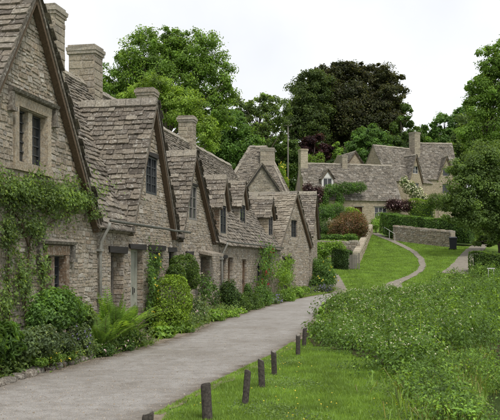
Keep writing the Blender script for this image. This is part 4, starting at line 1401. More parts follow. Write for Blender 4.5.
# ---- terrace walls, gate, hedges and shrubs up the slope
def garden_wall(label, pts, height, thick, mat='stone', cope='ridge', foot=.3, tops=None):
    pts = [Vector(p) for p in pts]
    root = thing('garden_wall', label, 'wall', pts[0])
    o0 = pts[0]
    for i in range(len(pts) - 1):
        a, b = pts[i] - o0, pts[i + 1] - o0
        d = Vector((b.x - a.x, b.y - a.y, 0)); Ln = d.length; d.normalize()
        n_ = Vector((d.y, -d.x, 0))
        mb = MB()
        vs = []
        for q in (a, b):
            for t, z in ((0, -foot), (-thick, -foot), (-thick, height), (0, height)):
                vs.append(q + n_ * t + Vector((0, 0, z)))
        mb.add(vs, [(3, 2, 1, 0), (4, 5, 6, 7), (0, 1, 5, 4), (1, 2, 6, 5), (2, 3, 7, 6), (3, 0, 4, 7)])
        core_ = mb.build('core', 'mortar', root)
        pcs = []
        for face, NN in ((0, n_), (1, -n_)):
            z = -foot
            while z < height - .03:
                h = min(random.uniform(.09, .2), height - z)
                x = 0
                while x < Ln - .03:
                    w = random.uniform(.18, .5)
                    if x + w > Ln - .12: w = Ln - x
                    t = (x + w / 2) / Ln
                    base = a.lerp(b, t) + Vector((0, 0, z + h / 2)) + (NN * 0 if face == 0 else -n_ * thick)
                    ux = d if face == 0 else -d
                    pcs.append((frame_mat(base, ux, -NN, Vector((0, 0, 1)), w - .015, random.uniform(.02, .06), h - .012), w, NN))
                    x += w
                z += h
        W_ = Matrix.Translation(o0)
        place(pcs, 'stone', core_, W_, mat, 9)
        x = 0
        cb = MB()
        while x < Ln - .02:
            w = min(random.uniform(.12, .3), Ln - x)
            p0 = a.lerp(b, x / Ln); p1 = a.lerp(b, min(1, (x + w - .015) / Ln))
            hz = random.uniform(.1, .19)
            vs = []
            for q in (p0, p1):
                for t, z in ((.05, height + .003), (-thick - .05, height + .003), (-thick - .02, height + hz), (.02, height + hz)):
                    vs.append(q + n_ * t + Vector((0, 0, z)))
            cb.add(vs, [(3, 2, 1, 0), (4, 5, 6, 7), (0, 1, 5, 4), (1, 2, 6, 5), (2, 3, 7, 6), (3, 0, 4, 7)], random.random())
            x += w
        co = cb.build('coping', cope, root); co['kind'] = 'stuff'
    return root
def Gd(px, Y, dz=0):
    X_ = (px - 250) / FPX * Y; return Vector((X_, Y, gz(X_, Y) + dz))
wz = P(312, 242.5, 60).z
garden_wall('stone garden wall with upright coping below the red tipped bush', [(P(303, 243, 60.5).x, 60.5, wz - 1.1), (P(360, 243, 60).x, 60, wz - 1.1)], 1.1, .4, 'stone', 'ridge', 1.0)
garden_wall('stone wall with pale coping climbing beside the lawn and path', [Gd(359, 56.5), Gd(363, 62), Gd(367.5, 69), Gd(372.5, 79)], .75, .4, 'stone_far', 'chimney_pale', .4)
w0, w1, w2 = Gd(393, 72), Gd(420, 69.5), Gd(451, 66.5)
garden_wall('pale rubble retaining wall under the long clipped hedge', [w0, w1, w2], 1.25, .5, 'stone', 'stone', .6)
gt = Gd(353.5, 53.3)
gate = thing('garden_gate', 'small weathered grey gate beside the clipped box hedge', 'gate', gt)
for i in range(5): MB().box((-.26 + i * .105, -.02, .05), (-.26 + i * .105 + .085, .02, .95 + .05 * (i % 2)), jit=.008).build('pale', 'wood_grey', gate)
MB().box((-.28, .022, .25), (.28, .06, .33)).build('rail', 'wood_grey', gate); MB().box((-.28, .022, .7), (.28, .06, .78)).build('rail', 'wood_grey', gate)
for x in (-.36, .32): MB().box((x, -.05, -.1), (x + .09, .05, 1.1), jit=.008).build('post', 'wood_grey', gate)

hedge('dark clipped box hedge left of the small garden gate', [Gd(336.5, 54), Gd(347.5, 53.4)], .8, 1.25, 'leaf_dark', 5200, .09)
hedge('long dark clipped hedge on top of the pale retaining wall', [Gd(388, 76), Gd(396, 74), Gd(420, 71.5), Gd(445, 69.5), Gd(472, 68)], 1.5, 1.85, 'leaf_mid', 26000, .12, lift=.3)
hedge('clipped hedge block right of the grey side path', [Gd(478, 52), Gd(520, 50)], 1.6, 1.35, 'leaf_deep', 9000, .10)
hedge('bright low hedge on the hillside left of the purple tree', [Gd(302, 104), Gd(322, 103)], 1.2, P(310, 156, 104).z - Gd(310, 104).z, 'leaf_bright', 4200, .16)
hedge('yellow green clipped hedge in front of the far houses', [Gd(411, 86), Gd(432, 85)], 1.0, P(420, 200, 85).z - Gd(420, 85).z, 'leaf_yellow', 4000, .12)

def pb(px, py, rx, ry, Y, rd=None): return pxb(px, py, Y, rx, ry, rd)
bush('rose_bush', 'rounded rose bush at the end corner of the row', [pb(321, 272, 13, 14, 45), pb(313, 268, 8, 10, 46), pb(328, 278, 9, 10, 44.5), pb(318, 283, 11, 7, 44)], 'leaf_mid', 7500, .10, flowers=('fl_yellow', 40, .07))
bush('lavender', 'strip of violet lavender at the foot of the rounded rose bush', [pb(316, 289, 8, 3.5, 43.5), pb(326, 288, 8, 3.5, 43.5)], 'leaf_olive', 1800, .07, flowers=('fl_purple', 200, .05))
bush('shrub', 'light green spreading shrub in front of the coped garden wall', [pb(322, 250, 11, 8, 56.5), pb(335, 247, 9, 6, 57), pb(315, 257, 8, 8, 56), pb(342, 252, 6, 5, 56.5)], 'leaf_bright', 6500, .13)
bush('shrub', 'red tipped bush on the terrace below the red door', [pb(350, 226, 17, 13, 67), pb(338, 230, 10, 10, 66), pb(361, 228, 8, 11, 67), pb(352, 217, 12, 6, 68)], 'leaf_red', 9500, .13)
bush('shrub', 'large green shrub on the terrace left of the red tipped bush', [pb(322, 213, 13, 9, 75), pb(336, 211, 10, 8, 76), pb(312, 218, 9, 9, 74)], 'leaf_mid', 6800, .14)
bush('shrub', 'dark ivy mound behind the coped garden wall', [pb(320, 229, 14, 8, 70), pb(334, 231, 10, 7, 69.5), pb(310, 236, 8, 6, 68)], 'leaf_dark', 5200, .13)
bush('shrub', 'low green planting along the top of the coped garden wall', [pb(318, 237, 8, 3, 62), pb(334, 237, 10, 3, 62), pb(350, 237, 8, 3, 62)], 'leaf_mid', 3200, .11)
bush('shrub', 'bright yellow green bush beside the red door', [pb(350, 211, 6, 4, 80), pb(356, 213, 5, 4, 79)], 'leaf_yellow', 1500, .14)
bush('shrub', 'leafy plant at the top of the path beside the climbing wall', [pb(375, 224, 5, 6, 79), pb(380, 220, 5, 7, 80)], 'leaf_bright', 1800, .14)
bush('shrub', 'purple leaved bush with pale flowers at the left end of the far cottage', [pb(313, 198, 9, 10, 83), pb(308, 190, 6, 7, 83), pb(318, 192, 6, 6, 83)], 'leaf_purple', 4600, .14, flowers=('fl_pink', 60, .1))
bush('shrub', 'purple leaved bush with pale flowers above the long clipped hedge', [pb(394, 205, 8, 6, 86), pb(405, 206, 9, 6, 86), pb(414, 207, 6, 5, 86)], 'leaf_purple', 4800, .14, flowers=('fl_pink', 120, .1))
bush('shrub', 'round green shrub between yellow hedge and big right hand tree', [pb(437, 201, 9, 8, 84), pb(446, 204, 8, 8, 82)], 'leaf_deep', 4200, .14)
bush('shrub', 'yellow flowering broom by the far houses behind the row', [pb(282, 172, 4, 9, 92), pb(285, 184, 4, 7, 91)], 'leaf_yellow', 1500, .16, flowers=('fl_yellow', 60, .14))
# climbers on the far houses
def far_climber(label, els, Y, mat, n, size, flowers=None):
    return bush('climbing_plant', label, [pb(a, b, c, d, Y if len(r) == 0 else r[0], .45) for a, b, c, d, *r in els], mat, n, size, cat='climber', flowers=flowers, stems=4, floor=gz((els[0][0] - 250) / FPX * Y, Y))
far_climber('green climber along the eaves of the far cottage below the white dormer', [(331, 190, 8, 6, 84.6), (345, 188, 12, 6, 84.9), (358, 187, 9, 5, 85.3), (340, 199, 4, 7, 84.6), (325, 198, 4, 8, 84.4)], 84.8, 'leaf_mid', 6000, .15)
far_climber('bright ivy on the corner between far cottage and taller house', [(389, 183, 3, 6), (393, 190, 3, 6)], 92.6, 'leaf_bright', 1500, .15)
far_climber('cream flowering climber cascading down the taller far house', [(404, 182, 4, 5), (410, 188, 6, 6), (417, 194, 6, 6), (424, 200, 6, 5)], 92, 'leaf_olive', 3600, .15, flowers=('fl_white', 420, .2))

# ---- trees
tree('maple_tree', 'tall bright green tree behind the row chimneys', [(150, 58, 34, 28), (192, 56, 36, 26), (122, 78, 24, 24), (213, 82, 24, 28), (165, 88, 46, 34), (205, 115, 30, 26), (105, 95, 20, 20), (170, 40, 22, 14), (140, 112, 40, 24)], 78, 'leaf_bright', 2.4, 3.4, trunk_r=.4, limbs=90, clump=.15)
tree('lime_tree', 'lighter yellow green tree just behind the second chimney', [(158, 92, 24, 16), (138, 98, 18, 14), (178, 108, 26, 20), (205, 130, 18, 22), (120, 110, 16, 14)], 70, 'leaf_lime', 2.4, 4.0, trunk_r=.3, limbs=20, clump=.2)
tree('ash_tree', 'thin leaved tree with sky showing through, right of the bright tree', [(262, 102, 16, 14), (252, 122, 20, 20), (278, 112, 12, 20), (268, 135, 18, 14), (240, 105, 13, 14)], 98, 'leaf_soft', 2.2, 3.6, trunk_r=.3, limbs=46, clump=.16)
tree('sycamore_tree', 'green tree standing above the hipped roof behind the row', [(228, 125, 20, 24), (240, 145, 20, 20), (215, 145, 18, 24), (250, 155, 14, 14), (222, 165, 20, 20)], 86, 'leaf_mid', 2.4, 5.5, trunk_r=.3, limbs=20, clump=.2)
tree('copper_beech', 'huge dark copper beech on the hill above the far cottages', [(350, 92, 34, 30), (382, 96, 24, 32), (326, 104, 24, 34), (360, 122, 44, 34), (372, 74, 22, 14), (344, 72, 20, 12), (396, 116, 13, 26), (326, 84, 18, 18), (312, 112, 16, 26), (350, 146, 46, 20)], 132, 'leaf_copper', 2.4, 5.2, trunk_r=.8, limbs=30, clump=.13)
tree('beech_tree', 'dark green tree merging into the left side of the copper beech', [(303, 98, 16, 24), (297, 122, 14, 26), (314, 80, 18, 12), (314, 120, 20, 30), (291, 136, 11, 18), (318, 96, 16, 20)], 128, 'leaf_forest', 2.3, 5, trunk_r=.5, limbs=20, clump=.2)
tree('oak_tree', 'dark green tree on the right flank of the copper beech', [(406, 112, 6, 14), (402, 130, 12, 14), (413, 134, 11, 12), (388, 144, 16, 10)], 126, 'leaf_deep', 2.3, 5.0, trunk_r=.4, limbs=16)
tree('plum_tree', 'small purple leaved tree below the copper beech', [(314, 145, 13, 11), (306, 152, 10, 9), (323, 152, 9, 10), (316, 158, 13, 6)], 112, 'leaf_purple', 2.2, 7.0, trunk_r=.18, limbs=12, clump=.22)
tree('conifer_tree', 'small pointed light green tree right of the purple tree', [(336, 146, 4, 7), (336, 152, 6, 8), (337, 158, 7, 7)], 112, 'leaf_bright', 2.0, 8.0, trunk_r=.15, limbs=8, clump=.22)
tree('willow_tree', 'rounded grey green tree behind the little far gable', [(368, 134, 14, 12), (358, 146, 12, 12), (380, 145, 12, 13), (368, 152, 18, 10)], 114, 'leaf_mid', 2.2, 7.5, trunk_r=.25, limbs=14, clump=.22)
tree('hawthorn_tree', 'dark bushy tree on the skyline right of the tall chimney', [(430, 132, 13, 10), (448, 124, 15, 12), (462, 116, 14, 14), (424, 142, 14, 10), (446, 140, 20, 14)], 138, 'leaf_mid', 2.3, 6, trunk_r=.3, limbs=14)
tree('hazel_tree', 'green tree leaning over the far house from the right', [(468, 128, 16, 16), (462, 148, 14, 16), (452, 160, 12, 14), (470, 165, 18, 18)], 110, 'leaf_soft', 2.4, 5.0, trunk_r=.3, limbs=14, clump=.2)
tree('alder_tree', 'tall green tree filling the upper right edge', [(492, 62, 18, 18), (482, 84, 18, 18), (500, 92, 24, 24), (476, 110, 16, 18), (494, 125, 26, 26), (472, 138, 18, 18), (510, 60, 20, 26)], 70, 'leaf_bright', 2.4, 3.3, trunk_r=.3, limbs=36, clump=.18, base=(20.5, 71))
tree('elder_tree', 'broad drooping tree overhanging the side path at the right edge', [(484, 160, 24, 24), (466, 182, 22, 22), (496, 192, 24, 28), (458, 200, 15, 15), (474, 208, 24, 20), (500, 224, 18, 20), (462, 168, 13, 13), (450, 214, 10, 10), (488, 230, 14, 12, 4), (512, 190, 20, 30), (505, 240, 15, 14), (484, 240, 12, 8, 3)], 60, 'leaf_soft', 2.4, 3.8, trunk_r=.2, limbs=24, clump=.2, base=(19.5, 62))
tree('holly_tree', 'dark evergreen under the right hand trees behind the side path', [(478, 222, 18, 14), (492, 232, 14, 12), (462, 226, 14, 10), (505, 240, 14, 14)], 70, 'leaf_dark', 2.6, 7.0, trunk_r=.2, limbs=10, clump=.22)
for i, (lobes, Y, mt, lb) in enumerate([
    ([(275, 150, 16, 16), (284, 160, 14, 16), (268, 168, 14, 16), (292, 152, 10, 14), (291, 178, 12, 14), (284, 190, 10, 10)], 104, 'leaf_deep', 'dark green tree behind the telegraph pole and gabled house'),
    ([(300, 168, 14, 10), (320, 168, 14, 10)], 118, 'leaf_dark', 'dark low tree behind the pale end chimney'),
    ([(345, 160, 16, 12), (330, 165, 14, 10), (395, 150, 18, 12)], 122, 'leaf_dark', 'dark low tree in the gap behind the far cottage ridge'),
    ([(90, 95, 14, 22), (75, 110, 14, 20), (110, 120, 16, 20)], 84, 'leaf_bright', 'green tree glimpsed between the first two chimneys'),
    ([(425, 148, 14, 10), (460, 152, 16, 14), (480, 160, 16, 18)], 128, 'leaf_mid', 'green tree behind the roof of the far right house')]):
    tree('hillside_tree', lb, lobes, Y, mt, 2.4, 6.0, group='trees on the hillside', trunk_r=.25, limbs=12, clump=.22)
wood = []
for px in range(-200, 760, 24):
    wood.append((px + random.uniform(-8, 8), 158 + random.uniform(-10, 8), 22, 18 + random.uniform(-3, 6), random.uniform(-15, 25)))
wl_ = [w for w in wood if not (330 < w[0] < 520 and False)]
tr_ = tree('far_wood', 'dark wooded hillside behind all the houses', wl_, 165, 'leaf_deep', 3.0, 3.6, limbs=0, trunk_r=.3, cat='wood')
tr_['kind'] = 'stuff'

# ---- tall leafy bed on the right, reeds, lawn grass
bed_poly = np.array([(1.15, 17.2), (1.5, 16.0), (1.95, 15.2), (2.15, 13.6), (2.2, 12.2), (2.1, 11.2), (2.3, 10.9), (2.9, 12.8), (4.6, 14.8), (8, 16), (14, 16.5), (24, 32), (24, 50), (17.5, 51), (13.5, 50.5), (10.5, 46.5), (7.0, 42.5), (5.7, 41), (4.5, 38), (3.2, 31), (2.3, 25), (1.65, 20.5)])
def inside(p, poly):
    x, y = p[:, 0], p[:, 1]
    r_ = np.zeros(len(p), bool)
    j = len(poly) - 1
    for i in range(len(poly)):
        xi, yi = poly[i]; xj, yj = poly[j]
        c = ((yi > y) != (yj > y)) & (x < (xj - xi) * (y - yi) / (yj - yi + 1e-12) + xi)
        r_ ^= c
        j = i
    return r_
def scatter(poly, n, near=1.0):
    lo, hi = poly.min(0), poly.max(0)
    out_ = []
    tot = 0
    while tot < n:
        p = RNG.uniform(lo, hi, (n * 2, 2))
        w = RNG.random(len(p)) < np.clip((lo[1] + 2) / p[:, 1], 0, 1) ** near
        p = p[w & inside(p, poly)]
        out_.append(p); tot += len(p)
    return np.concatenate(out_)[:n]
pl_ = scatter(bed_poly, 4200, 1.2)
pl_ = pl_[off_path(pl_, .1)]
xr = np.clip((pl_[:, 0] - .155 * pl_[:, 1] - .6) / (.16 * pl_[:, 1]), 0, 1)      # taller towards the right
clumpn = .5 + .5 * np.sin(pl_[:, 0] * 1.7 + np.sin(pl_[:, 1] * .9) * 2) * np.cos(pl_[:, 1] * 1.1 + pl_[:, 0] * .6)
ph = (.40 + .5 * xr + .28 * (clumpn - .5)) * RNG.uniform(.75, 1.2, len(pl_))
ph *= np.where((pl_[:, 1] > 34) & (xr < .35), .7, 1.0)
nl = 24
t = RNG.uniform(.0, 1, (len(pl_), nl)) ** .7
a = RNG.random((len(pl_), nl)) * 2 * math.pi
rad = RNG.uniform(.03, .2, (len(pl_), nl)) * (1.15 - .6 * t)
base = np.column_stack([pl_, terrain(pl_[:, 0], pl_[:, 1])])
pos = np.stack([base[:, None, 0] + rad * np.cos(a), base[:, None, 1] + rad * np.sin(a), base[:, None, 2] + t * ph[:, None]], -1).reshape(-1, 3)
nr = np.stack([np.cos(a) * .7, np.sin(a) * .7, np.full_like(a, .8)], -1).reshape(-1, 3) + RNG.normal(size=(pos.shape[0], 3)) * .35
sz = np.repeat(np.where(pl_[:, 1] < 22, .085, .12), nl) * RNG.uniform(.6, 1.3, len(pos))
ax = np.stack([np.cos(a), np.sin(a), np.full_like(a, -.25)], -1).reshape(-1, 3)
rn = np.clip(np.repeat(RNG.random(len(pl_)) * .5, nl) + RNG.random(len(pos)) * .45 , 0, .99)
bx_ = np.arange(1, 24, .3); by_ = np.arange(10.8, 50, .3)
BX, BY = np.meshgrid(bx_, by_)
cc = np.column_stack([BX.ravel() + .15, BY.ravel() + .15])
cin = inside(cc, bed_poly) & off_path(cc, .25)
cc = cc[cin]
sv4 = (cc[:, None, :] + np.array([(-.15, -.15), (.15, -.15), (.15, .15), (-.15, .15)])[None]).reshape(-1, 2)
soil = link('bed_soil', np_mesh('bed_soil', np.column_stack([sv4, terrain(sv4[:, 0], sv4[:, 1]) + .03]), np.arange(len(sv4)).reshape(-1, 4), np.zeros(len(cc)), 'soil', True))
soil['kind'] = 'structure'  # bed earth, laid dark so gaps between the plants look shadowed
mc = scatter(bed_poly, 520, 1.0)
mc = mc[off_path(mc, .5) & (terrain(mc[:, 0], mc[:, 1]) > -.06)]
mxr = np.clip((mc[:, 0] - .155 * mc[:, 1] - .6) / (.16 * mc[:, 1]), 0, 1)
lx_ = np.interp(mc[:, 1], [p[1] for p in lane_right], [p[0] for p in lane_right])
mc = mc[mc[:, 0] > lx_ + .3]; mxr = np.clip((mc[:, 0] - .155 * mc[:, 1] - .6) / (.16 * mc[:, 1]), 0, 1)
mh = (.78 + .52 * mxr) * RNG.uniform(.7, 1.22, len(mc)) * np.where((mc[:, 1] > 34) & (mxr < .35), .7, 1.0)
mr = RNG.uniform(.42, .9, len(mc))
nm = 620
md = unit(RNG.normal(size=(len(mc) * nm, 3))); md[:, 2] = np.abs(md[:, 2]) * 1.05 - .25
mi = np.repeat(np.arange(len(mc)), nm)
rr_ = RNG.uniform(.74, 1.05, len(md)) + .12 * np.sin(md[:, 0] * 6 + mi) * np.cos(md[:, 1] * 5 + mi * 2)
mpos = np.column_stack([mc, terrain(mc[:, 0], mc[:, 1])])[mi] + md * rr_[:, None] * np.column_stack([mr, mr, mh])[mi]
kp = above_ground(mpos)
mpos, md, mi = mpos[kp], md[kp], mi[kp]
mound = leaf_arrays(mpos, md + RNG.normal(size=md.shape) * .4 + np.array([0, 0, .5]), np.where(mpos[:, 1] < 22, .056, .085) * RNG.uniform(.6, 1.3, len(mpos)), .55, np.clip(RNG.random(len(mc))[mi] * .45 + RNG.random(len(mpos)) * .5, 0, .99), .12)
bed = link('bed_plants', leaf_mesh('bed_plants', 'leaf_nettle', leaf_arrays(pos, nr, sz, .5, rn, .12, ax), mound))
tag(bed, 'tall mass of leafy green plants filling the bank right of the lane', 'plants', None, 'stuff')
st = MB()
for i in np.where(pl_[:, 1] < 19)[0][::2]:
    st.tube([tuple(base[i]), (base[i][0] + .02, base[i][1], base[i][2] + ph[i] * .9)], [.006, .003], 3, cap=False)
o = st.build('plant_stems', 'leaf_mid')
tag(o, 'thin green stems of the leafy plants on the bank', 'stems', None, 'stuff')
# cream flower heads
fi = np.where((xr < .75) & (RNG.random(len(pl_)) < .2 * (clumpn + .35) * np.clip(1.15 - xr, 0, 1)))[0]
fp = base[fi] + np.column_stack([RNG.normal(size=(len(fi), 2)) * .06, ph[fi] * RNG.uniform(.92, 1.1, len(fi))])
mxf = np.clip((mpos[:, 0] - .155 * mpos[:, 1] - .6) / (.16 * mpos[:, 1]), 0, 1)
ft = np.where((md[:, 2] > .42) & (RNG.random(len(mpos)) < .04 * np.clip(1.0 - 1.3 * mxf, .04, 1) * (.4 + RNG.random(len(mc))[mi])))[0]
fp = np.concatenate([fp[::2], mpos[ft] + np.array([0, 0, .05])])
arr = []
for q in range(4):
    fs = np.where(fp[:, 1] < 22, .027, .042)
    arr.append(leaf_arrays(fp + RNG.normal(size=fp.shape) * fs[:, None] * .5, RNG.normal(size=fp.shape) * .5 + np.array([0, -.3, .8]), fs * RNG.uniform(.6, 1.2, len(fp)), .85))
o = link('flower_heads', leaf_mesh('flower_heads', 'fl_white', *arr))
tag(o, 'small cream flower heads dotted over the leafy bank', 'flowers', None, 'stuff')

def blades(pts, h, w, lean, mat, name, label, seg=1, cat='grass'):
    n = len(pts)
    a = RNG.random(n) * 2 * math.pi
    d = np.stack([np.cos(a), np.sin(a), np.zeros(n)], 1)
    sd = np.stack([-np.sin(a), np.cos(a), np.zeros(n)], 1)
    b = np.column_stack([pts, terrain(pts[:, 0], pts[:, 1])])
    hh = h * RNG.uniform(.5, 1.3, n); ln = lean * RNG.uniform(.2, 1.2, n)
    tip = b + d * (hh * ln)[:, None] + np.array([0, 0, 1]) * (hh * np.sqrt(np.clip(1 - ln ** 2 * .5, .2, 1)))[:, None]
    ww = (w * RNG.uniform(.7, 1.3, n))[:, None]
    if seg == 1:
        V = np.stack([b - sd * ww / 2, b + sd * ww / 2, tip], 1).reshape(-1, 3)
        k = np.arange(n)[:, None] * 3
        F = k + np.array([[0, 1, 2]])
        rr = RNG.random(n)
    else:
        mid_ = b * .45 + tip * .55 + np.array([0, 0, 1]) * (hh * .18 * ln)[:, None]
        tip = tip - np.array([0, 0, 1]) * (hh * ln * .45)[:, None]
        V = np.stack([b - sd * ww / 2, b + sd * ww / 2, mid_ + sd * ww * .4, mid_ - sd * ww * .4, tip], 1).reshape(-1, 3)
        k = np.arange(n)[:, None] * 5
        F = np.concatenate([k + np.array([[0, 1, 2]]), k + np.array([[0, 2, 3]]), k + np.array([[3, 2, 4]])], 1).reshape(-1, 3)
        rr = np.repeat(RNG.random(n), 3)
    o = link(name, np_mesh(name, V, F, rr, mat))
    return tag(o, label, cat, None, 'stuff')
lawn = np.array([(-1.0, 7.0), (-.95, 9.05), (-.38, 11.6), (.1, 13.4), (.49, 14.75), (.98, 17), (1.3, 18.2), (1.35, 17.2), (1.75, 15.9), (2.1, 15.0), (2.35, 13.5), (2.3, 12.0), (2.15, 10.5), (1.95, 8.8), (1.8, 7.0)])
blades(scatter(lawn, 170000, 1.0), .04, .0055, .6, 'leaf_grass', 'lawn_grass', 'short mown grass of the lawn around the wooden posts')
blades(scatter(lawn, 5000, 1.0), .075, .008, .7, 'leaf_grass', 'grass_tufts', 'longer grass tufts scattered on the near lawn', 2)
edge = np.array([(p[0] + .04, p[1]) for p in lane_right if 8 < p[1] < 18])
ee = []
for i in range(5200):
    j = random.randrange(len(edge) - 1); q = edge[j] + (edge[j + 1] - edge[j]) * random.random()
    ee.append((q[0] + abs(random.gauss(0, .05)) - .05, q[1]))
blades(np.array(ee), .05, .007, .8, 'leaf_grass', 'verge_grass', 'ragged grass fringe along the right edge of the lane', 2)
far_lawn = np.array([(5.3, 46), (7, 43), (10.5, 47), (13.5, 51), (17, 52), (19, 66), (14, 71), (11, 78), (9.4, 72), (8.4, 60), (5.8, 57)])
fl_pts = scatter(far_lawn, 100000, .5)
blades(fl_pts[off_path(fl_pts)], .085, .028, .6, 'leaf_grass', 'slope_grass', 'grass of the sloping lawn below the retaining wall')
bank = np.array([(4.2, 44), (6, 41), (5.0, 40), (3.0, 34), (4.6, 47)])
fl = scatter(lawn, 200, 1.0)
fl = fl[(np.sin(fl[:, 0] * 3.1) + np.cos(fl[:, 1] * 1.9) + RNG.normal(size=len(fl)) * .6) > .1]
fz = np.column_stack([fl, terrain(fl[:, 0], fl[:, 1]) + .035])
o = link('buttercups', leaf_mesh('buttercups', 'fl_yellow', leaf_arrays(fz, RNG.normal(size=fz.shape) * .3 + np.array([0, -.3, 1]), .022 * RNG.uniform(.7, 1.2, len(fz)), .9), leaf_arrays(fz, RNG.normal(size=fz.shape) * .3 + np.array([0, -.3, 1]), .02, .9)))
tag(o, 'tiny yellow buttercups scattered over the near lawn', 'flowers', None, 'stuff')
tg_ = scatter(bed_poly, 450, 1.2)
tg_ = tg_[off_path(tg_, .2)]
blades(tg_, 1.0, .012, .55, 'leaf_grass', 'bank_stalks', 'tall grass blades mixed through the leafy bank', 2)
cl = scatter(lawn, 30000, 1.0)
cl = cl[(np.sin(cl[:, 0] * 4.3 + np.sin(cl[:, 1] * 2.1)) + np.cos(cl[:, 1] * 2.7 + cl[:, 0]) + RNG.normal(size=len(cl)) * .5) > .95]
cz = np.column_stack([cl, terrain(cl[:, 0], cl[:, 1]) + RNG.uniform(.015, .04, len(cl))])
o = link('clover', leaf_mesh('clover', 'leaf_soft', leaf_arrays(cz, RNG.normal(size=cz.shape) * .35 + np.array([0, -.2, 1]), .026 * RNG.uniform(.6, 1.3, len(cz)), .9)))
tag(o, 'patches of clover leaves in the near lawn', 'clover', None, 'stuff')
# strappy grass and reeds at the water's edge
ed = []
for i in range(2600):
    y = random.uniform(8.4, 15.0)
    x = (2.55 + (y - 10.8) * (.45 if y > 10.8 else .1)) + random.gauss(-.1, .32)
    ed.append((x, y))
ed = np.array(ed)
blades(ed[::2], .32, .012, 1.0, 'leaf_reed', 'river_grass', 'strappy yellowing grass hanging over the water edge', 2)
blades(ed[::2] + RNG.normal(size=ed[::2].shape) * .12, .3, .012, .8, 'leaf_grass', 'bank_grass', 'rough green grass along the river bank', 2)
dk = scatter(np.array([(1.85, 8.2), (2.45, 8.2), (2.6, 10.6), (3.0, 11.9), (5.0, 14.2), (4.6, 14.6), (2.3, 11.6), (2.05, 10.6)]), 1100)
dz = np.column_stack([dk, terrain(dk[:, 0], dk[:, 1])])
nl = 9
dz[:, 2] = np.maximum(dz[:, 2], -.45)
pos = np.repeat(dz, nl, 0) + np.column_stack([RNG.normal(size=(len(dz) * nl, 2)) * .11, RNG.uniform(.02, .3, len(dz) * nl)])
o = link('bank_weeds', leaf_mesh('bank_weeds', 'leaf_nettle', leaf_arrays(pos, RNG.normal(size=pos.shape) * .5 + np.array([0, -.3, .8]), .05 * RNG.uniform(.6, 1.3, len(pos)), .5)))
tag(o, 'broad leaved weeds on the bank beside the dark water', 'weeds', None, 'stuff')
# ground cover along the foot of the row
bedstrip = []
for i in range(5200):
    s_ = random.uniform(-4, 30); edge_n = float(np.interp(s_, [-5, -2, 0, 3, 6, 10, 14, 20, 26, 30], [.45, .75, 1.0, 1.0, .75, .75, .9, 1.2, 1.9, 2.5]))
    if .4 < s_ < 3.2 and random.random() < .8: continue
    bedstrip.append(row_pt(s_, edge_n - abs(random.gauss(0, .16)) + .03))
blades(np.array(bedstrip), .13, .018, .9, 'leaf_grass', 'bed_grass', 'grass and weeds along the foot of the cottage row', 2)
bp_ = []
for i in range(2300):
    s_ = random.choice([random.uniform(-5.5, .3), random.uniform(-5.5, .3), random.uniform(3.0, 30), random.uniform(3.0, 14)])
    edge_n = float(np.interp(s_, [-5, -2, 0, 3, 6, 10, 14, 20, 26, 30], [.45, .75, 1.0, 1.0, .75, .75, .9, 1.2, 1.9, 2.5]))
    bp_.append((*row_pt(s_, random.uniform(.08, edge_n + .05)), random.uniform(.12, .42)))
bp_ = np.array(bp_)
nl = 15
pos = np.repeat(np.column_stack([bp_[:, :2], np.zeros(len(bp_))]), nl, 0) + np.column_stack([RNG.normal(size=(len(bp_) * nl, 2)) * .09, RNG.random(len(bp_) * nl) * np.repeat(bp_[:, 2], nl)])
o = link('border_plants', leaf_mesh('border_plants', 'leaf_soft', leaf_arrays(pos, RNG.normal(size=pos.shape) * .6 + np.array([.4, -.3, .7]), .06 * RNG.uniform(.5, 1.4, len(pos)), .5)))
tag(o, 'tangled low green plants filling the border along the cottages', 'plants', None, 'stuff')
# loose stones on the lane
lane_poly = np.array([(p[0] + .1, p[1]) for p in lane_left[:6]] + [(p[0] - .05, p[1]) for p in reversed(lane_right[:7])])
pp = scatter(lane_poly, 9000, 1.0)
pv = np.array([(-.5, -.5, 0), (.5, -.5, 0), (.5, .5, 0), (-.5, .5, 0), (-.25, -.2, .6), (.25, -.25, .55), (.2, .25, .6), (-.2, .2, .5)])
pf = np.array([(4, 5, 6, 7), (0, 1, 5, 4), (1, 2, 6, 5), (2, 3, 7, 6), (3, 0, 4, 7)])
sc = RNG.uniform(.004, .012, len(pp)) * np.where(RNG.random(len(pp)) < .04, 1.8, 1)
an = RNG.random(len(pp)) * 6.28
rx = pv[None, :, 0] * np.cos(an)[:, None] - pv[None, :, 1] * np.sin(an)[:, None]; ry = pv[None, :, 0] * np.sin(an)[:, None] + pv[None, :, 1] * np.cos(an)[:, None]
V = np.stack([pp[:, None, 0] + rx * sc[:, None], pp[:, None, 1] + ry * sc[:, None], .018 + pv[None, :, 2] * sc[:, None] + 0 * rx], -1).reshape(-1, 3)
F = (np.arange(len(pp))[:, None, None] * 8 + pf[None]).reshape(-1, 4)
o = link('loose_gravel', np_mesh('loose_gravel', V, F, np.repeat(RNG.random(len(pp)), 5), 'stone'))
tag(o, 'loose grit and pebbles on the lane surface', 'gravel', None, 'stuff')

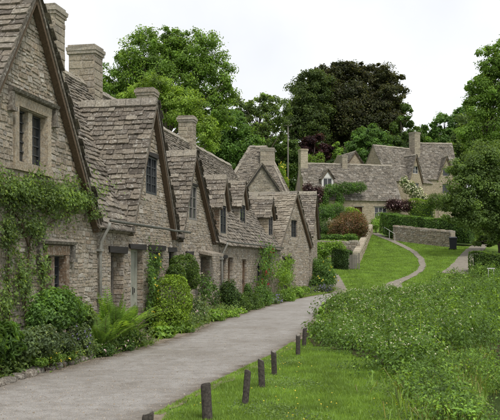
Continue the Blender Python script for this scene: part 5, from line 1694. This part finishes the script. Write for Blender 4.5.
# ------------------------------------------------------------------ posts, rails, bin, pole
labels = ['nearest wooden post, only its top showing at the bottom edge', 'thick wooden post whose foot touches the bottom edge', 'third wooden post from the camera along the lane',
          'middle wooden post of the seven along the lane', 'fifth wooden post, just beyond the middle one', 'second last wooden post towards the leafy bank', 'last and smallest wooden post, against the leafy bank']
for i, (px, yt, Y, w) in enumerate([(146, 413, 7.1, .105), (207.5, 384, 8.8, .11), (245, 371, 9.72, .082), (262, 360, 11.0, .09), (274.5, 351, 12.2, .088), (298, 335, 14.8, .085), (304, 328, 16.4, .085)]):
    b = Gd(px, Y); top_ = P(px, yt, Y).z - b.z
    t = thing('wooden_post', labels[i], 'post', b, random.uniform(-.4, .4), 'wooden posts along the lane')
    rn_ = random.Random(i)
    lean = (rn_.uniform(-.03, .03), rn_.uniform(-.03, .03))
    bm = bmesh.new()
    rings = []
    n = 12
    for k, (zz, sc_) in enumerate([(-.1, 1.02), (.02, 1.0), (top_ * .4, .97), (top_ * .75, .98), (top_ - .02, .96), (top_, .86)]):
        ring = []
        for j in range(n):
            a = 2 * math.pi * j / n
            sq = 1 / max(abs(math.cos(a)), abs(math.sin(a))) ** .55
            r_ = w / 2 * sc_ * sq * (1 + .06 * math.sin(j * 2.3 + i) + (-.1 if j in (3, 8) else 0))
            ring.append(bm.verts.new((r_ * math.cos(a) + lean[0] * zz / .4, r_ * math.sin(a) + lean[1] * zz / .4, zz + (.018 * math.cos(a + i) if k >= 4 else 0))))
        rings.append(ring)
    for a, b2 in zip(rings, rings[1:]):
        for j in range(n): bm.faces.new((a[j], a[(j + 1) % n], b2[(j + 1) % n], b2[j]))
    bm.faces.new(list(reversed(rings[0])))
    me = bpy.data.meshes.new('shaft'); 
    bm.to_mesh(me); bm.free(); me.materials.append(M['wood_post'])
    link('shaft', me, t)
    cpv = [(v.co.x, v.co.y, v.co.z) for v in me.vertices][-n:]
    MB().add(cpv + [(x * .9, y * .9, z + .006) for x, y, z in cpv], [tuple(range(n, 2 * n))] + [(j, (j + 1) % n, n + (j + 1) % n, n + j) for j in range(n)]).build('end_grain', 'wood_grey', t)
    # turf collar round the foot
    q = np.array([(b.x, b.y)]) + RNG.normal(size=(160, 2)) * .05

hr_ = thing('handrail', 'thin white handrail at the corner of the pale retaining wall', 'handrail', Gd(384, 75))
o0 = Gd(384, 75)
pa, pb_ = P(384, 227, 75) - o0, P(395, 234, 71) - o0
MB().tube([pa, (pa + pb_) / 2, pb_], .022, 6).build('rail', 'rail', hr_)
for t in (.02, .5, .98):
    q = pa.lerp(pb_, t); gq = q + o0; MB().tube([(q.x, q.y, gz(gq.x, gq.y) - o0.z - .05), q], .025, 6).build('post', 'rail', hr_)
bp = gp(453, 250)
bn = thing('waste_bin', 'dark bin standing in shade at the right end of the pale retaining wall', 'bin', bp, R(-10))
MB().add([(-.24, -.24, .08), (.24, -.24, .08), (.24, .24, .08), (-.24, .24, .08), (-.3, -.3, .95), (.3, -.3, .95), (.3, .3, .95), (-.3, .3, .95)], [(3, 2, 1, 0), (4, 5, 6, 7), (0, 1, 5, 4), (1, 2, 6, 5), (2, 3, 7, 6), (3, 0, 4, 7)]).build('body', 'bin', bn)
MB().add([(-.33, -.34, .955), (.33, -.34, .955), (.33, .33, .955), (-.33, .33, .955), (-.3, -.3, 1.0), (.3, -.3, 1.0), (.3, .3, 1.08), (-.3, .3, 1.08)], [(3, 2, 1, 0), (4, 5, 6, 7), (0, 1, 5, 4), (1, 2, 6, 5), (2, 3, 7, 6), (3, 0, 4, 7)]).build('lid', 'bin', bn)
for x in (-.27, .27): MB().tube([(x - .03, .22, .09), (x + .03, .22, .09)], .09, 12).build('wheel', 'black', bn)
MB().tube([(-.24, .36, .93), (.24, .36, .93)], .018, 6).build('handle', 'bin', bn)
bp = Gd(491, 48)
wb = thing('low_rail', 'low white rail in front of the hedge block at the right edge', 'rail', bp)
zt = P(491, 267.5, 48).z - bp.z
MB().box((-.24, -.03, zt - .09), (.24, .01, zt - .02)).build('board', 'rail', wb)
for x in (-.18, .14): MB().box((x, -.02, -.1), (x + .04, .005, zt - .092)).build('post', 'rail', wb)
pb0 = Gd(288, 100)
tp = thing('telegraph_pole', 'thin wooden telegraph pole among the trees behind the gabled house', 'pole', pb0)
ht = P(288, 122, 100).z - pb0.z
MB().tube([(0, 0, -.2), (0, 0, ht)], [.11, .07], 8).build('shaft', 'wood_grey', tp, True)
MB().box((-.5, -.16, ht - .5), (.5, -.08, ht - .4)).build('crossarm', 'wood_grey', tp)
for x in (-.42, .38): MB().tube([(x, -.12, ht - .398), (x, -.12, ht - .28)], .04, 6).build('insulator', 'rail', tp)
